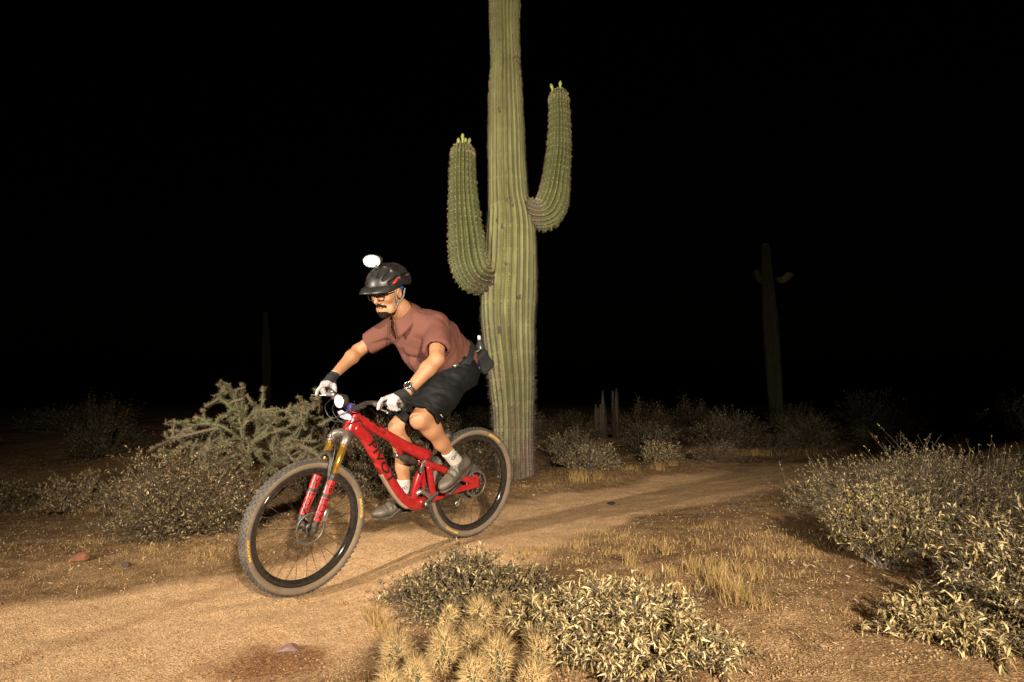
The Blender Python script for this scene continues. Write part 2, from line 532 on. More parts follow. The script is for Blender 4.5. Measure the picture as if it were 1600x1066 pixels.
def build_grass():
    spots = []
    def tuft(px, py, n, spread, h):
        c = on_ground(px, py); spots.append((c[0], c[1], n, spread, h))
    for px, py, n, sp, h in ((905, 752, 160, .16, .19), (935, 750, 120, .2, .14), (1030, 735, 90, .10, .17), (1050, 728, 70, .08, .15), (985, 735, 80, .2, .10),
            (1120, 715, 220, .35, .17), (1180, 712, 260, .4, .18), (1240, 706, 200, .4, .17), (860, 760, 90, .2, .07), (820, 762, 90, .2, .06),
            (900, 855, 120, .14, .08), (940, 835, 140, .2, .06), (840, 862, 120, .14, .07), (975, 842, 90, .16, .06),
            (985, 885, 50, .03, .14), (1040, 868, 50, .02, .16), (1045, 900, 60, .05, .10), (1080, 895, 80, .06, .13), (1120, 915, 130, .07, .16),
            (1150, 940, 160, .09, .18), (1180, 905, 80, .08, .12), (1170, 870, 60, .08, .10), (1110, 880, 60, .1, .08), (1010, 905, 60, .07, .11), (1020, 850, 150, .25, .06), (960, 865, 130, .2, .06), (1090, 850, 150, .3, .06), (1130, 890, 120, .18, .09), (1060, 925, 90, .12, .09), (1220, 870, 140, .25, .06), (900, 880, 90, .12, .06), (1190, 950, 70, .1, .08), (770, 870, 60, .1, .05), (820, 870, 80, .12, .06),
            (588, 978, 110, .035, .17), (600, 990, 60, .03, .12), (575, 960, 50, .04, .08), (920, 905, 60, .05, .09),
            (145, 800, 120, .15, .12), (60, 800, 120, .25, .1), (240, 860, 140, .25, .05), (330, 868, 120, .25, .05), (130, 850, 140, .4, .05), (40, 860, 140, .4, .05),
            (540, 945, 40, .08, .03), (1250, 900, 120, .22, .05), (1320, 960, 80, .2, .04), (1200, 840, 200, .35, .05), (1100, 825, 160, .3, .05),
            (300, 880, 100, .3, .04), (420, 870, 80, .15, .04), (870, 880, 60, .1, .05)):
        tuft(px, py, n, sp, h)
    P = []; H = []
    for x, y, n, sp, h in spots:
        n = int(n * 1.6); r = sp * np.abs(rng.normal(0, .6, n)); a = rng.random(n) * 2 * PI
        P.append(np.stack([x + r * np.cos(a), y + r * np.sin(a) * .8], -1)); H.append(h * (0.2 + 0.7 * rng.random(n)))
    # thin short stubble between
    n = 62000
    y = 2.3 + 9 * rng.random(n) ** 1.5; x = (rng.random(n) * 2 - 1) * (0.95 * y + .3)
    d = trail_dist(x, y); nz = fbm(np.stack([x, y], -1) * 1.1, 3, 61)
    keep = (d > 0.62) & (rng.random(n) < sstep(-0.35, 0.55, nz)) & (rng.random(n) < sstep(.55, 1.0, d))
    P.append(np.stack([x, y], -1)[keep]); H.append(0.010 + 0.045 * rng.random(keep.sum()) ** 3)
    P = np.concatenate(P); H = np.concatenate(H)
    P3 = np.concatenate([P, (ground_z(P[:, 0], P[:, 1]) - 0.004)[:, None]], 1)
    n = len(P3); t = rng.random((n, 1)); c = (1 - t) * np.array([0.22, 0.125, 0.04]) + t * np.array([0.44, 0.30, 0.12])
    V, Fc, C = blades(P3, H, 0.0007 + 0.0008 * rng.random(n), 0.9, c)
    o = mesh_obj('dry_grass', V, Fc, mat('dry_grass_blade', None, 0.75, vcol=True, spec=0.2), smooth=False, colors=C)
    tag(o, 'short golden dry grass tufts scattered beside the trail', 'grass', kind='stuff')
    # fallen leaf and twig litter
    n = 22000
    y = 2.3 + 7 * rng.random(n) ** 1.5; x = (rng.random(n) * 2 - 1) * (0.95 * y + .3)
    nz = fbm(np.stack([x, y], -1) * 1.6, 3, 71); d = trail_dist(x, y)
    keep = (rng.random(n) < sstep(0.0, 0.6, nz)) & (d > .6)
    x, y = x[keep], y[keep]; n = len(x)
    a = rng.random(n) * 2 * PI; L = 0.006 + 0.016 * rng.random(n); w = 0.002 + 0.003 * rng.random(n)
    dv = np.stack([np.cos(a), np.sin(a), 0.3 * rng.normal(size=n)], -1) * L[:, None]; sv = np.stack([-np.sin(a), np.cos(a), 0.4 * rng.normal(size=n)], -1) * w[:, None]
    P3 = np.stack([x, y, ground_z(x, y) + 0.005], -1)
    V = np.stack([P3 - dv, P3 - sv, P3 + dv, P3 + sv + np.array([0, 0, .002])], 1).reshape(-1, 3)
    k = np.arange(n)[:, None] * 4; Fc = np.concatenate([k + np.array([0, 1, 2]), k + np.array([0, 2, 3])])
    t = rng.random((n, 1)); c = np.repeat((1 - t) * np.array([0.12, 0.07, 0.035]) + t * np.array([0.42, 0.30, 0.16]), 4, 0)
    o = mesh_obj('leaf_litter', V, Fc, mat('litter', None, 0.85, vcol=True), smooth=False, colors=c)
    tag(o, 'dead leaves and twig bits fallen on the soil off the trail', 'litter', kind='stuff')
build_grass()

# ------------------------------------------------------------------ stones
rock_red = mat('red_rock', (0.20, 0.075, 0.035), 0.9, var=0.35, scale=22, bump=0.6, bscale=40)
rock_mauve = mat('mauve_rock', (0.20, 0.115, 0.095), 0.9, var=0.3, scale=22, bump=0.6, bscale=40)
rock_dark = mat('dark_rock', (0.06, 0.035, 0.028), 0.9, var=0.3, scale=22, bump=0.6, bscale=40)
def rock(px, py, wpx, hz, m, label, seed):
    g = on_ground(px, py); s = wpx / F_PX * g[1] * 0.5
    r = np.random.default_rng(seed)
    bm = bmesh.new(); bmesh.ops.create_icosphere(bm, subdivisions=3, radius=1.0)
    pl = [(unit(r.normal(size=3)), 0.55 + 0.35 * r.random()) for _ in range(12)]
    V = np.array([v.co[:] for v in bm.verts])
    for nrm, dd in pl:
        k = V @ nrm - dd; V -= np.where(k > 0, k, 0)[:, None] * nrm
    V += 0.05 * fbm(V * 3, 2, seed)[:, None] * V
    V *= np.array([s, s * 0.75, s * hz])
    Fc = [tuple(v.index for v in f.verts) for f in bm.faces]; bm.free()
    o = mesh_obj('rock', V, Fc, m, smooth=False); o.location = (g[0], g[1], g[2] + s * hz * 0.35)
    o.rotation_euler = (0, 0, r.random() * 6)
    tag(o, label, 'rock', 'loose rocks')
rock(125, 876, 34, .62, rock_red, 'reddish angular rock lying on the gravel left of the leafy shrub', 11)
rock(196, 885, 15, .6, rock_dark, 'small dark stone at the foot of the leafy shrub', 12)
rock(449, 1018, 34, .5, rock_mauve, 'flat mauve rock beside the patch of red-brown ground', 13)
rock(955, 788, 18, .25, rock_dark, 'flat dark stone lying in the middle of the trail', 14)
rock(1148, 790, 14, .5, rock_dark, 'small dark stone at the trail edge by the big shrub', 15)

# ------------------------------------------------------------------ shrubs
def leaf_mesh(P, D, Nn, L, W, C, curl=0.25):
    """folded, curled lance leaves: 7 verts, 6 tris each"""
    n = len(P); S = np.cross(D, Nn); S /= np.linalg.norm(S, axis=1)[:, None] + 1e-9; Nn = np.cross(S, D)
    l = L[:, None]; w = W[:, None]; cu = (curl * (0.3 + rng.random(n)))[:, None] * l
    b = P; m1 = P + D * l * 0.38; m2 = P + D * l * 0.72 - Nn * cu * 0.35; t = P + D * l * 0.98 - Nn * cu
    up = Nn * w * 0.45
    V = np.stack([b, m1, m1 - S * w + up, m1 + S * w + up, m2, m2 - S * w * 0.62 + up * .6, m2 + S * w * 0.62 + up * .6, t], 1)
    f = np.array([(0, 1, 2), (0, 3, 1), (2, 1, 4), (2, 4, 5), (1, 3, 6), (1, 6, 4), (5, 4, 7), (4, 6, 7)])
    Fc = (np.arange(n)[:, None, None] * 8 + f[None]).reshape(-1, 3)
    return V.reshape(-1, 3), Fc, np.repeat(C, 8, 0)

def strands(P0, P1, P2, r0, r1, ns=3, seg=4):
    """many quadratic-bezier twigs as thin tapered tubes"""
    n = len(P0); u = np.linspace(0, 1, seg + 1)
    B = ((1 - u) ** 2)[None, :, None] * P0[:, None] + (2 * u * (1 - u))[None, :, None] * P1[:, None] + (u ** 2)[None, :, None] * P2[:, None]
    t = np.gradient(B, axis=1); t /= np.linalg.norm(t, axis=2)[..., None] + 1e-9
    ref = np.array([0.31, 0.77, 0.55]); A = np.cross(t, ref); A /= np.linalg.norm(A, axis=2)[..., None] + 1e-9; Bn = np.cross(t, A)
    rad = (r0[:, None] + (r1 - r0)[:, None] * u[None])[..., None, None]
    th = np.arange(ns) / ns * 2 * PI
    V = B[:, :, None] + rad * (np.cos(th)[None, None, :, None] * A[:, :, None] + np.sin(th)[None, None, :, None] * Bn[:, :, None])
    Fc = []
    base = np.arange(n)[:, None] * (ns * (seg + 1))
    for i in range(seg):
        for j in range(ns):
            k = (j + 1) % ns
            Fc.append(base + np.array([i * ns + j, i * ns + k, (i + 1) * ns + k, (i + 1) * ns + j]))
    return V.reshape(-1, 3), np.concatenate(Fc), B

twig_grey = mat('grey_twig', (0.15, 0.115, 0.085), 0.9, var=0.3, scale=30)
twig_brown = mat('brown_twig', (0.10, 0.065, 0.04), 0.9, var=0.3, scale=30)
leaf_mat = mat('leaf', None, 0.7, vcol=True, var=0.2, scale=40, spec=0.25)

def shrub(label, base, rx, ry, h, nstem, leafL, leafW, lpt, pal, twig=None, seed=0, skirt=0.1, group=None, name='shrub', ntw=7, flat=0.75, curl=0.25, updir=0.35, straggle=0.08):
    """mounded desert shrub: bare stems fan out of the base, leafy twigs make a shell; thing > stems, foliage"""
    global rng
    keep = rng; rng = np.random.default_rng(seed + 100)
    root = empty(name, (base[0], base[1], base[2] - 0.01)); tag(root, label, 'shrub', group)
    th = rng.random(nstem) * 2 * PI
    el = np.arcsin(np.clip(skirt + (1 - skirt) * rng.random(nstem) ** 0.8, 0, 1))
    rad = 0.72 + 0.28 * rng.random(nstem) + 0.22 * fbm(np.stack([np.cos(th) * 1.6 + seed, np.sin(th) * 1.6, el * 2], -1), 2, seed)
    dirs = np.stack([np.cos(th) * np.cos(el), np.sin(th) * np.cos(el), np.sin(el)], -1)
    tip = dirs * rad[:, None] * np.array([rx, ry, h]); tip[:, 2] = np.maximum(tip[:, 2], 0.04 * h)
    P0 = np.stack([rng.normal(0, .05 * rx, nstem), rng.normal(0, .05 * ry, nstem), np.zeros(nstem)], -1)
    P1 = P0 * .5 + tip * np.array([.5, .5, .42]) + rng.normal(0, .05, (nstem, 3)) * np.array([rx, ry, h]); P1[:, 2] = np.abs(P1[:, 2])
    V1, F1, B = strands(P0, P1, tip, 0.0045 * (0.6 + rng.random(nstem)) * (h / .5) ** .5, np.full(nstem, 0.0014), 4, 5)
    # twigs
    k = nstem * ntw
    si = np.repeat(np.arange(nstem), ntw); u = 0.45 + 0.55 * rng.random(k)
    u[::ntw] = 1.0
    q0 = (1 - u)[:, None] ** 2 * P0[si] + (2 * u * (1 - u))[:, None] * P1[si] + (u ** 2)[:, None] * tip[si]
    dd = tip[si] - P1[si]; dd /= np.linalg.norm(dd, axis=1)[:, None] + 1e-9
    dd = dd + rng.normal(0, .6, (k, 3)) + np.array([0, 0, updir]); dd /= np.linalg.norm(dd, axis=1)[:, None]
    tl = (0.10 + 0.16 * rng.random(k)) * (rx + h) * 0.5 + straggle * (rng.random(k) ** 6) * (rx + h)
    q2 = q0 + dd * tl[:, None]; q1 = q0 + dd * tl[:, None] * .5 + rng.normal(0, .02, (k, 3)) * (rx + h)
    q2[:, 2] = np.maximum(q2[:, 2], 0.015); q1[:, 2] = np.maximum(q1[:, 2], 0.01)
    V2, F2, B2 = strands(q0, q1, q2, np.full(k, 0.0016), np.full(k, 0.0007), 3, 3)
    st = mesh_obj('stems', np.concatenate([V1, V2]), np.concatenate([F1, F2 + len(V1)]), twig or twig_grey, root)
    # leaves
    m = k * lpt; ti = np.repeat(np.arange(k), lpt); u = 0.15 + 0.85 * rng.random(m)
    p = (1 - u)[:, None] ** 2 * q0[ti] + (2 * u * (1 - u))[:, None] * q1[ti] + (u ** 2)[:, None] * q2[ti]
    D = dd[ti] * 0.6 + rng.normal(0, .62, (m, 3)) + np.array([0, 0, .15]); D /= np.linalg.norm(D, axis=1)[:, None]
    Nn = np.array([0, 0, 1.0]) + rng.normal(0, .5, (m, 3)); Nn -= D * (Nn * D).sum(1)[:, None]; Nn /= np.linalg.norm(Nn, axis=1)[:, None] + 1e-9
    Lh = leafL * (0.55 + 0.7 * rng.random(m)); Wd_ = leafW * (0.6 + 0.6 * rng.random(m))
    pal = np.asarray(pal); w = rng.random(m); ci = rng.integers(0, len(pal), m); cj = rng.integers(0, len(pal), m)
    w = np.clip(w * 2.4 - .7, 0, 1); C = pal[ci] * w[:, None] + pal[cj] * (1 - w)[:, None]
    # whole twigs that have dried out
    dry = rng.random(k) < 0.08
    C[dry[ti]] = C[dry[ti]] * 0.5 + np.array([0.22, 0.12, 0.045]) * 0.5
    V, Fc, Cc = leaf_mesh(p, D, Nn, Lh, Wd_, C, curl)
    fo = mesh_obj('foliage', V, Fc, leaf_mat, root, smooth=False, colors=Cc)
    fo['kind'] = 'stuff'
    rng = keep
    return root

PALE = [(0.55, 0.41, 0.195), (0.43, 0.315, 0.13), (0.64, 0.51, 0.29), (0.28, 0.20, 0.08)]
OLIVE = [(0.20, 0.140, 0.062), (0.13, 0.092, 0.040), (0.36, 0.265, 0.130), (0.085, 0.062, 0.028)]
GREY = [(0.31, 0.23, 0.125), (0.21, 0.155, 0.083), (0.44, 0.335, 0.19), (0.135, 0.10, 0.053)]
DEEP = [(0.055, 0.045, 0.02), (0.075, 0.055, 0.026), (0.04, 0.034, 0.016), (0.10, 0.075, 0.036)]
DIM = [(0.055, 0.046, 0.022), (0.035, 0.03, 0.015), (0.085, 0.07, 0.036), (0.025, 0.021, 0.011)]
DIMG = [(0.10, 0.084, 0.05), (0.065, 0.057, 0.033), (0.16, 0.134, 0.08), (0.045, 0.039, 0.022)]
YGREY = [(0.44, 0.325, 0.138), (0.30, 0.22, 0.092), (0.54, 0.42, 0.21), (0.16, 0.118, 0.052)]
DRY = [(0.20, 0.135, 0.075), (0.28, 0.20, 0.115), (0.14, 0.10, 0.06), (0.34, 0.26, 0.16)]

def gp3(x, y): return (x, y, gz(x, y))
# near shrubs
shrub('big grey-green leafy shrub spreading beside the bend of the trail', gp3(3.26, 4.62), 1.15, .85, .46, 560, .023, .0036, 10, DEEP + DEEP[:2] + GREY + YGREY + YGREY, seed=1, ntw=10, straggle=.12, skirt=.16)
shrub('rounded yellowish shrub with bare grey stems in front of the big grey one', gp3(1.95, 3.28), .36, .30, .38, 250, .023, .0036, 9, DEEP + YGREY + YGREY[:2], seed=2, skirt=.46, ntw=9)
shrub('pale leafy shrub with long curling leaves spilling past the yellowish one', gp3(2.26, 2.42), .66, .58, .46, 340, .031, .0038, 9, DEEP + YGREY + PALE[:3], seed=3, ntw=9, curl=.5)
shrub('low sprawling pale-leaved sprig growing out below the right shrubs', gp3(1.64, 2.36), .30, .22, .14, 60, .038, .0042, 7, DEEP[:2] + PALE + YGREY, seed=4, skirt=.02, ntw=6, curl=.5)
shrub('low dark olive shrub behind the spiny hedgehog cactus', gp3(-.20, 3.06), .45, .25, .25, 230, .027, .0040, 9, DEEP + DEEP + OLIVE + YGREY[:3], seed=5, skirt=.08, ntw=9)
shrub('bright straw-pale shrub with long curling leaves beside the hedgehog cactus', gp3(.46, 2.46), .38, .36, .22, 200, .036, .0036, 8, DEEP + PALE + PALE, seed=6, skirt=.05, ntw=9, curl=.55)
shrub('small pale leafy sprig squeezed between hedgehog cactus and straw-pale shrub', gp3(.16, 2.60), .18, .17, .18, 54, .038, .0042, 8, DEEP[:2] + PALE + YGREY, seed=7, skirt=.1, ntw=7, curl=.5)
shrub('dense brown-green shrub growing under the cholla branches', gp3(-2.45, 4.75), .64, .46, .60, 420, .026, .0042, 10, DEEP + DEEP + DEEP + OLIVE + DRY + YGREY[:1], twig_brown, seed=8, skirt=.03, ntw=10)
shrub('dense twiggy shrub standing behind the bicycle frame', gp3(-1.32, 5.75), .78, .5, .66, 300, .024, .0040, 8, DEEP + OLIVE + DRY + DIM, twig_brown, seed=9, skirt=.05, ntw=9)

# middle and far shrubs
shrub('two-tiered grey shrub with golden grass at its foot, right of the giant cactus', gp3(.92, 7.7), .44, .34, .27, 120, .028, .0055, 7, DIMG + GREY, seed=10, skirt=.1)
shrub('upright grey shrub growing behind the two-tiered one', gp3(.88, 9.0), .5, .38, .42, 120, .030, .006, 7, DIMG + GREY, seed=11, skirt=.15)
shrub('round yellow-green shrub beside a dark hollow on the grassy verge', gp3(2.02, 8.4), .36, .30, .27, 80, .028, .006, 7, YGREY + DIMG, seed=12, skirt=.15)
shrub('domed dark bushy shrub behind the round yellow-green one', gp3(2.25, 10.2), .5, .42, .44, 100, .030, .007, 7, DIMG, twig_brown, seed=13, skirt=.1)
shrub('straggly brown twiggy shrub at the back edge of the trail', gp3(2.85, 8.6), .45, .35, .28, 90, .020, .004, 3, DRY + DIM, twig_brown, seed=14, skirt=.05)
shrub('pale-tipped shrub at the left end of the gravelly slope', gp3(-4.05, 5.9), .42, .34, .34, 100, .034, .006, 7, OLIVE + GREY, seed=15, skirt=.05)
shrub('dim olive shrub low beside the pale-tipped one', gp3(-4.85, 5.95), .38, .34, .27, 90, .032, .006, 7, OLIVE + DIM, seed=16, skirt=.05)
shrub('twiggy dark shrub in the shade behind the rear wheel', gp3(-.62, 7.2), .55, .4, .48, 110, .026, .005, 5, DIM + OLIVE, twig_brown, seed=17, skirt=.1, straggle=.3)

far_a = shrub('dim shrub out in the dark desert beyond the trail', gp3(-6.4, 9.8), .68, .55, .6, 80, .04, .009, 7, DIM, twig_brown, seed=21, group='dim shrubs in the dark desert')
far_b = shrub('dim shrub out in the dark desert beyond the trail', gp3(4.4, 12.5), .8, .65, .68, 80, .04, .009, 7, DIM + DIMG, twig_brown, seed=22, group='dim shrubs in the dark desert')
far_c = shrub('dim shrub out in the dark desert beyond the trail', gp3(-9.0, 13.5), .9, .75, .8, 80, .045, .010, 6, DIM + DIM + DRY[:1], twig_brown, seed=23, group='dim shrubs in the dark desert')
def dim_label(o, x):
    if x < -3.2: tag(o, 'dim shrub in the darkness behind the cholla and the leafy shrub', 'shrub', 'dim shrubs behind the cholla')
    elif x < 1.3: tag(o, 'dim shrub in the darkness behind the giant two-armed saguaro', 'shrub', 'dim shrubs behind the giant saguaro')
    else: tag(o, 'dim shrub in the darkness beyond the far bend of the trail', 'shrub', 'dim shrubs beyond the trail bend')
for o_ in (far_a, far_b, far_c): dim_label(o_, o_.location.x)
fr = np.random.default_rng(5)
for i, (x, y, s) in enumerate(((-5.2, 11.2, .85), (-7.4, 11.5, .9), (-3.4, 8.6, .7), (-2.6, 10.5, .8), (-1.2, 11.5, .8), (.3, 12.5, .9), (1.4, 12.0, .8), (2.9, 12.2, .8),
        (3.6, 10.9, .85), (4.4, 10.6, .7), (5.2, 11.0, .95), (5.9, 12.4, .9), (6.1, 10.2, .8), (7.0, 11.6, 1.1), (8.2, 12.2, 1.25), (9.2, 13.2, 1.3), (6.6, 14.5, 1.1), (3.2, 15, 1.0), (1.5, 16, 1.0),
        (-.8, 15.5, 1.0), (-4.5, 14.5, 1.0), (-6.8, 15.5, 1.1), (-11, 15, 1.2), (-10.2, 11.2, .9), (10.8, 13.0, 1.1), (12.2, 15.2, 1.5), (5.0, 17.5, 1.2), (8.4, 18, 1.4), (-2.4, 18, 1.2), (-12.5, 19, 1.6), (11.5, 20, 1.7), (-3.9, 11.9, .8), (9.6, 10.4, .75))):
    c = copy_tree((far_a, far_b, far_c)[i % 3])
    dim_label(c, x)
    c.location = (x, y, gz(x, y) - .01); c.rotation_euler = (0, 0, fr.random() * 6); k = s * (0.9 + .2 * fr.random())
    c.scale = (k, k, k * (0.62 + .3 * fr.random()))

# ------------------------------------------------------------------ saguaros
sag_skin = mat('saguaro_skin', None, 0.62, vcol=True, var=0.16, scale=7, bump=0.25, bscale=55, spec=0.35)
spine_mat = mat('cactus_spine', None, 0.6, vcol=True, var=0.1)
cork = mat('corky_bark', (0.085, 0.066, 0.042), 0.95, var=0.4, scale=25, bump=0.8, bscale=30)
bud_mat = mat('saguaro_bud', (0.36, 0.40, 0.10), 0.55, var=0.25, scale=30)

def ribbed(path, radii, nrib, depth, green, crest, name, parent, seed, cap=True, step_spine=0.024, sp_len=0.022, dark_below=3.2, spines=True, ns_per=8, cork_len=0.0, base_cork=0.0, wool=(0.12, 0.09, 0.045)):
    """one ribbed cactus column; returns the skin object (with a spine sub-part)"""
    path = np.asarray(path, float); n = len(path); radii = np.asarray(radii, float)
    r_ = np.random.default_rng(seed)
    t, A, B = frames(path)
    s = np.concatenate([[0], np.cumsum(np.linalg.norm(np.diff(path, axis=0), axis=1))])
    ns = nrib * ns_per
    th = np.linspace(0, 2 * PI, ns, endpoint=False)
    T, Sg = np.meshgrid(th, s)
    wob = 0.35 * fbm(np.stack([np.cos(T) * 1.2, np.sin(T) * 1.2, Sg * 0.8], -1), 2, seed) / nrib * 6
    ph = nrib * (T + wob * 0.55) / 2
    rib = np.abs(np.cos(ph)) ** 0.85
    dep = depth * (1 + 0.35 * fbm(np.stack([np.cos(T) * 2, np.sin(T) * 2, Sg * 1.5], -1), 2, seed + 3))
    R = radii[:, None] * (1 - dep * (1 - rib)) * (1 + 0.022 * fbm(np.stack([np.cos(T), np.sin(T), Sg * 2.2], -1), 3, seed + 7))
    V = path[:, None] + R[..., None] * (np.cos(T)[..., None] * A[:, None] + np.sin(T)[..., None] * B[:, None])
    # colour: olive flesh, paler worn rib crests, brown weathering
    w = fbm(np.stack([np.cos(T) * 2, np.sin(T) * 2, Sg * 3], -1), 4, seed + 11)
    base = np.asarray(green)[None, None] * (1 + 0.18 * w)[..., None]
    Cc = base * (1 - (rib ** 10)[..., None] * .55) + np.asarray(crest)[None, None] * (rib ** 10)[..., None] * .55
    if base_cork > 0:
        kd = ((rib ** 4) * (1 - sstep(.7, 2.9, Sg + .3 * w)) * .92)[..., None]; Cc = Cc * (1 - kd) + np.array([0.055, 0.042, 0.032]) * kd
        k = (1 - sstep(base_cork * .2, base_cork * .75, Sg + 0.25 * w * base_cork))[..., None]
        Cc = Cc * (1 - k) + np.array([0.17, 0.125, 0.085]) * k
        scab = sstep(.62, .75, fbm(np.stack([np.cos(T) * 2.5, np.sin(T) * 2.5, Sg * 2.5], -1), 3, seed + 13))[..., None] * (1 - sstep(.5, 3.2, Sg))[..., None]
        Cc = Cc * (1 - scab * .7) + np.array([0.22, 0.15, 0.10]) * scab * .7
    if cork_len > 0:
        k = (1 - sstep(cork_len * .6, cork_len, Sg + .08 * w))[..., None]
        Cc = Cc * (1 - k) + np.array([0.085, 0.066, 0.042]) * k
    Vf = V.reshape(-1, 3); Fc = []
    i = np.arange(n - 1)[:, None] * ns; j = np.arange(ns)[None]; k2 = (np.arange(ns)[None] + 1) % ns
    Fq = np.stack([i + j, i + k2, i + ns + k2, i + ns + j], -1).reshape(-1, 4)
    o = mesh_obj(name, Vf, Fq, sag_skin, parent, colors=Cc.reshape(-1, 3))
    if spines:
        # areoles: find crests (ph = integer*pi) per row
        m = int(s[-1] / step_spine); P = []; Dn = []; Tg = []
        rows = np.linspace(0, n - 1.001, m)
        for q in range(nrib):
            ang0 = 2 * PI * q / nrib
            for a in range(m):
                if a < 2: continue
                i0 = int(rows[a])
                wv = np.interp((ang0 % (2 * PI)), th, wob[i0])
                an = ang0 - wv * 0.55
                jx = int(round((an % (2 * PI)) / (2 * PI) * ns)) % ns
                P.append(V[i0, jx]); dn = np.cos(an) * A[i0] + np.sin(an) * B[i0]; Dn.append(dn); Tg.append(t[i0])
        P = np.array(P); Dn = np.array(Dn); Tg = np.array(Tg); n0 = len(P)
        per = 9 if base_cork > 0 else 7
        Pp = np.repeat(P, per, 0) + r_.normal(0, .003, (n0 * per, 3)); Dp = np.repeat(Dn, per, 0) + r_.normal(0, .75, (n0 * per, 3)); Dp /= np.linalg.norm(Dp, axis=1)[:, None]
        Ls = sp_len * (0.5 + r_.random(n0 * per)) * (1 + 1.0 * (1 - sstep(.3, 2.6, Pp[:, 2])) * (base_cork > 0))
        sd = np.cross(Dp, r_.normal(size=(n0 * per, 3))); sd /= np.linalg.norm(sd, axis=1)[:, None] + 1e-9
        wd = 0.0019
        Vs = np.stack([Pp - sd * wd - Dp * .002, Pp + sd * wd - Dp * .002, Pp + Dp * Ls[:, None]], 1).reshape(-1, 3)
        Fs = np.arange(len(Vs)).reshape(-1, 3)
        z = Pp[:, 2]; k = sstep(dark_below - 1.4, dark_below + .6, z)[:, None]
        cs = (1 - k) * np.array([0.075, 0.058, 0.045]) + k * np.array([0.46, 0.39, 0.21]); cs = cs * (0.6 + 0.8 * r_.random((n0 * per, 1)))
        # woolly areole cushions
        cu = np.array([(1, 0, 0), (-1, 0, 0), (0, 1, 0), (0, -1, 0), (0, 0, 1)], float)
        Bt = np.cross(Dn, Tg)
        cw = (np.stack([Tg, -Tg, Bt, -Bt, Dn], 1) * np.array([.010, .010, .0075, .0075, .005])[None, :, None]) + P[:, None]
        Fcu = (np.arange(n0)[:, None, None] * 5 + np.array([(0, 2, 4), (2, 1, 4), (1, 3, 4), (3, 0, 4)])[None]).reshape(-1, 3) + len(Vs)
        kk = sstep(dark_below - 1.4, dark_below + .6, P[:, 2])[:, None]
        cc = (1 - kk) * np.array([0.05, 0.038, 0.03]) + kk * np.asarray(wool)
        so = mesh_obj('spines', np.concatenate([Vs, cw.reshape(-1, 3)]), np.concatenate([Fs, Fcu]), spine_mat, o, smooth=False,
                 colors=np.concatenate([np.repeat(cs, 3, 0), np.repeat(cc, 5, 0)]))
        so['kind'] = 'stuff'
    return o

def buds(tip, rad, n, parent, seed, size=1.0):
    r_ = np.random.default_rng(seed)
    for i in range(n):
        a = 2 * PI * i / n + r_.random(); rr = rad * (0.15 + 0.6 * r_.random())
        b = np.array([tip[0] + rr * math.cos(a), tip[1] + rr * math.sin(a), tip[2] - .02 - rr * .25])
        d = unit([0.5 * math.cos(a) * r_.random(), 0.5 * math.sin(a) * r_.random(), 1]); L = size * (0.07 + .05 * r_.random())
        u = np.linspace(0, 1, 7); prof = np.array([.55, .5, .62, .85, 1.0, .8, .25]) * .022 * size
        V, Fc = tube(b + d * L * u[:, None], prof, 8)
        MB().add(V, Fc).build('bud', bud_mat, parent)

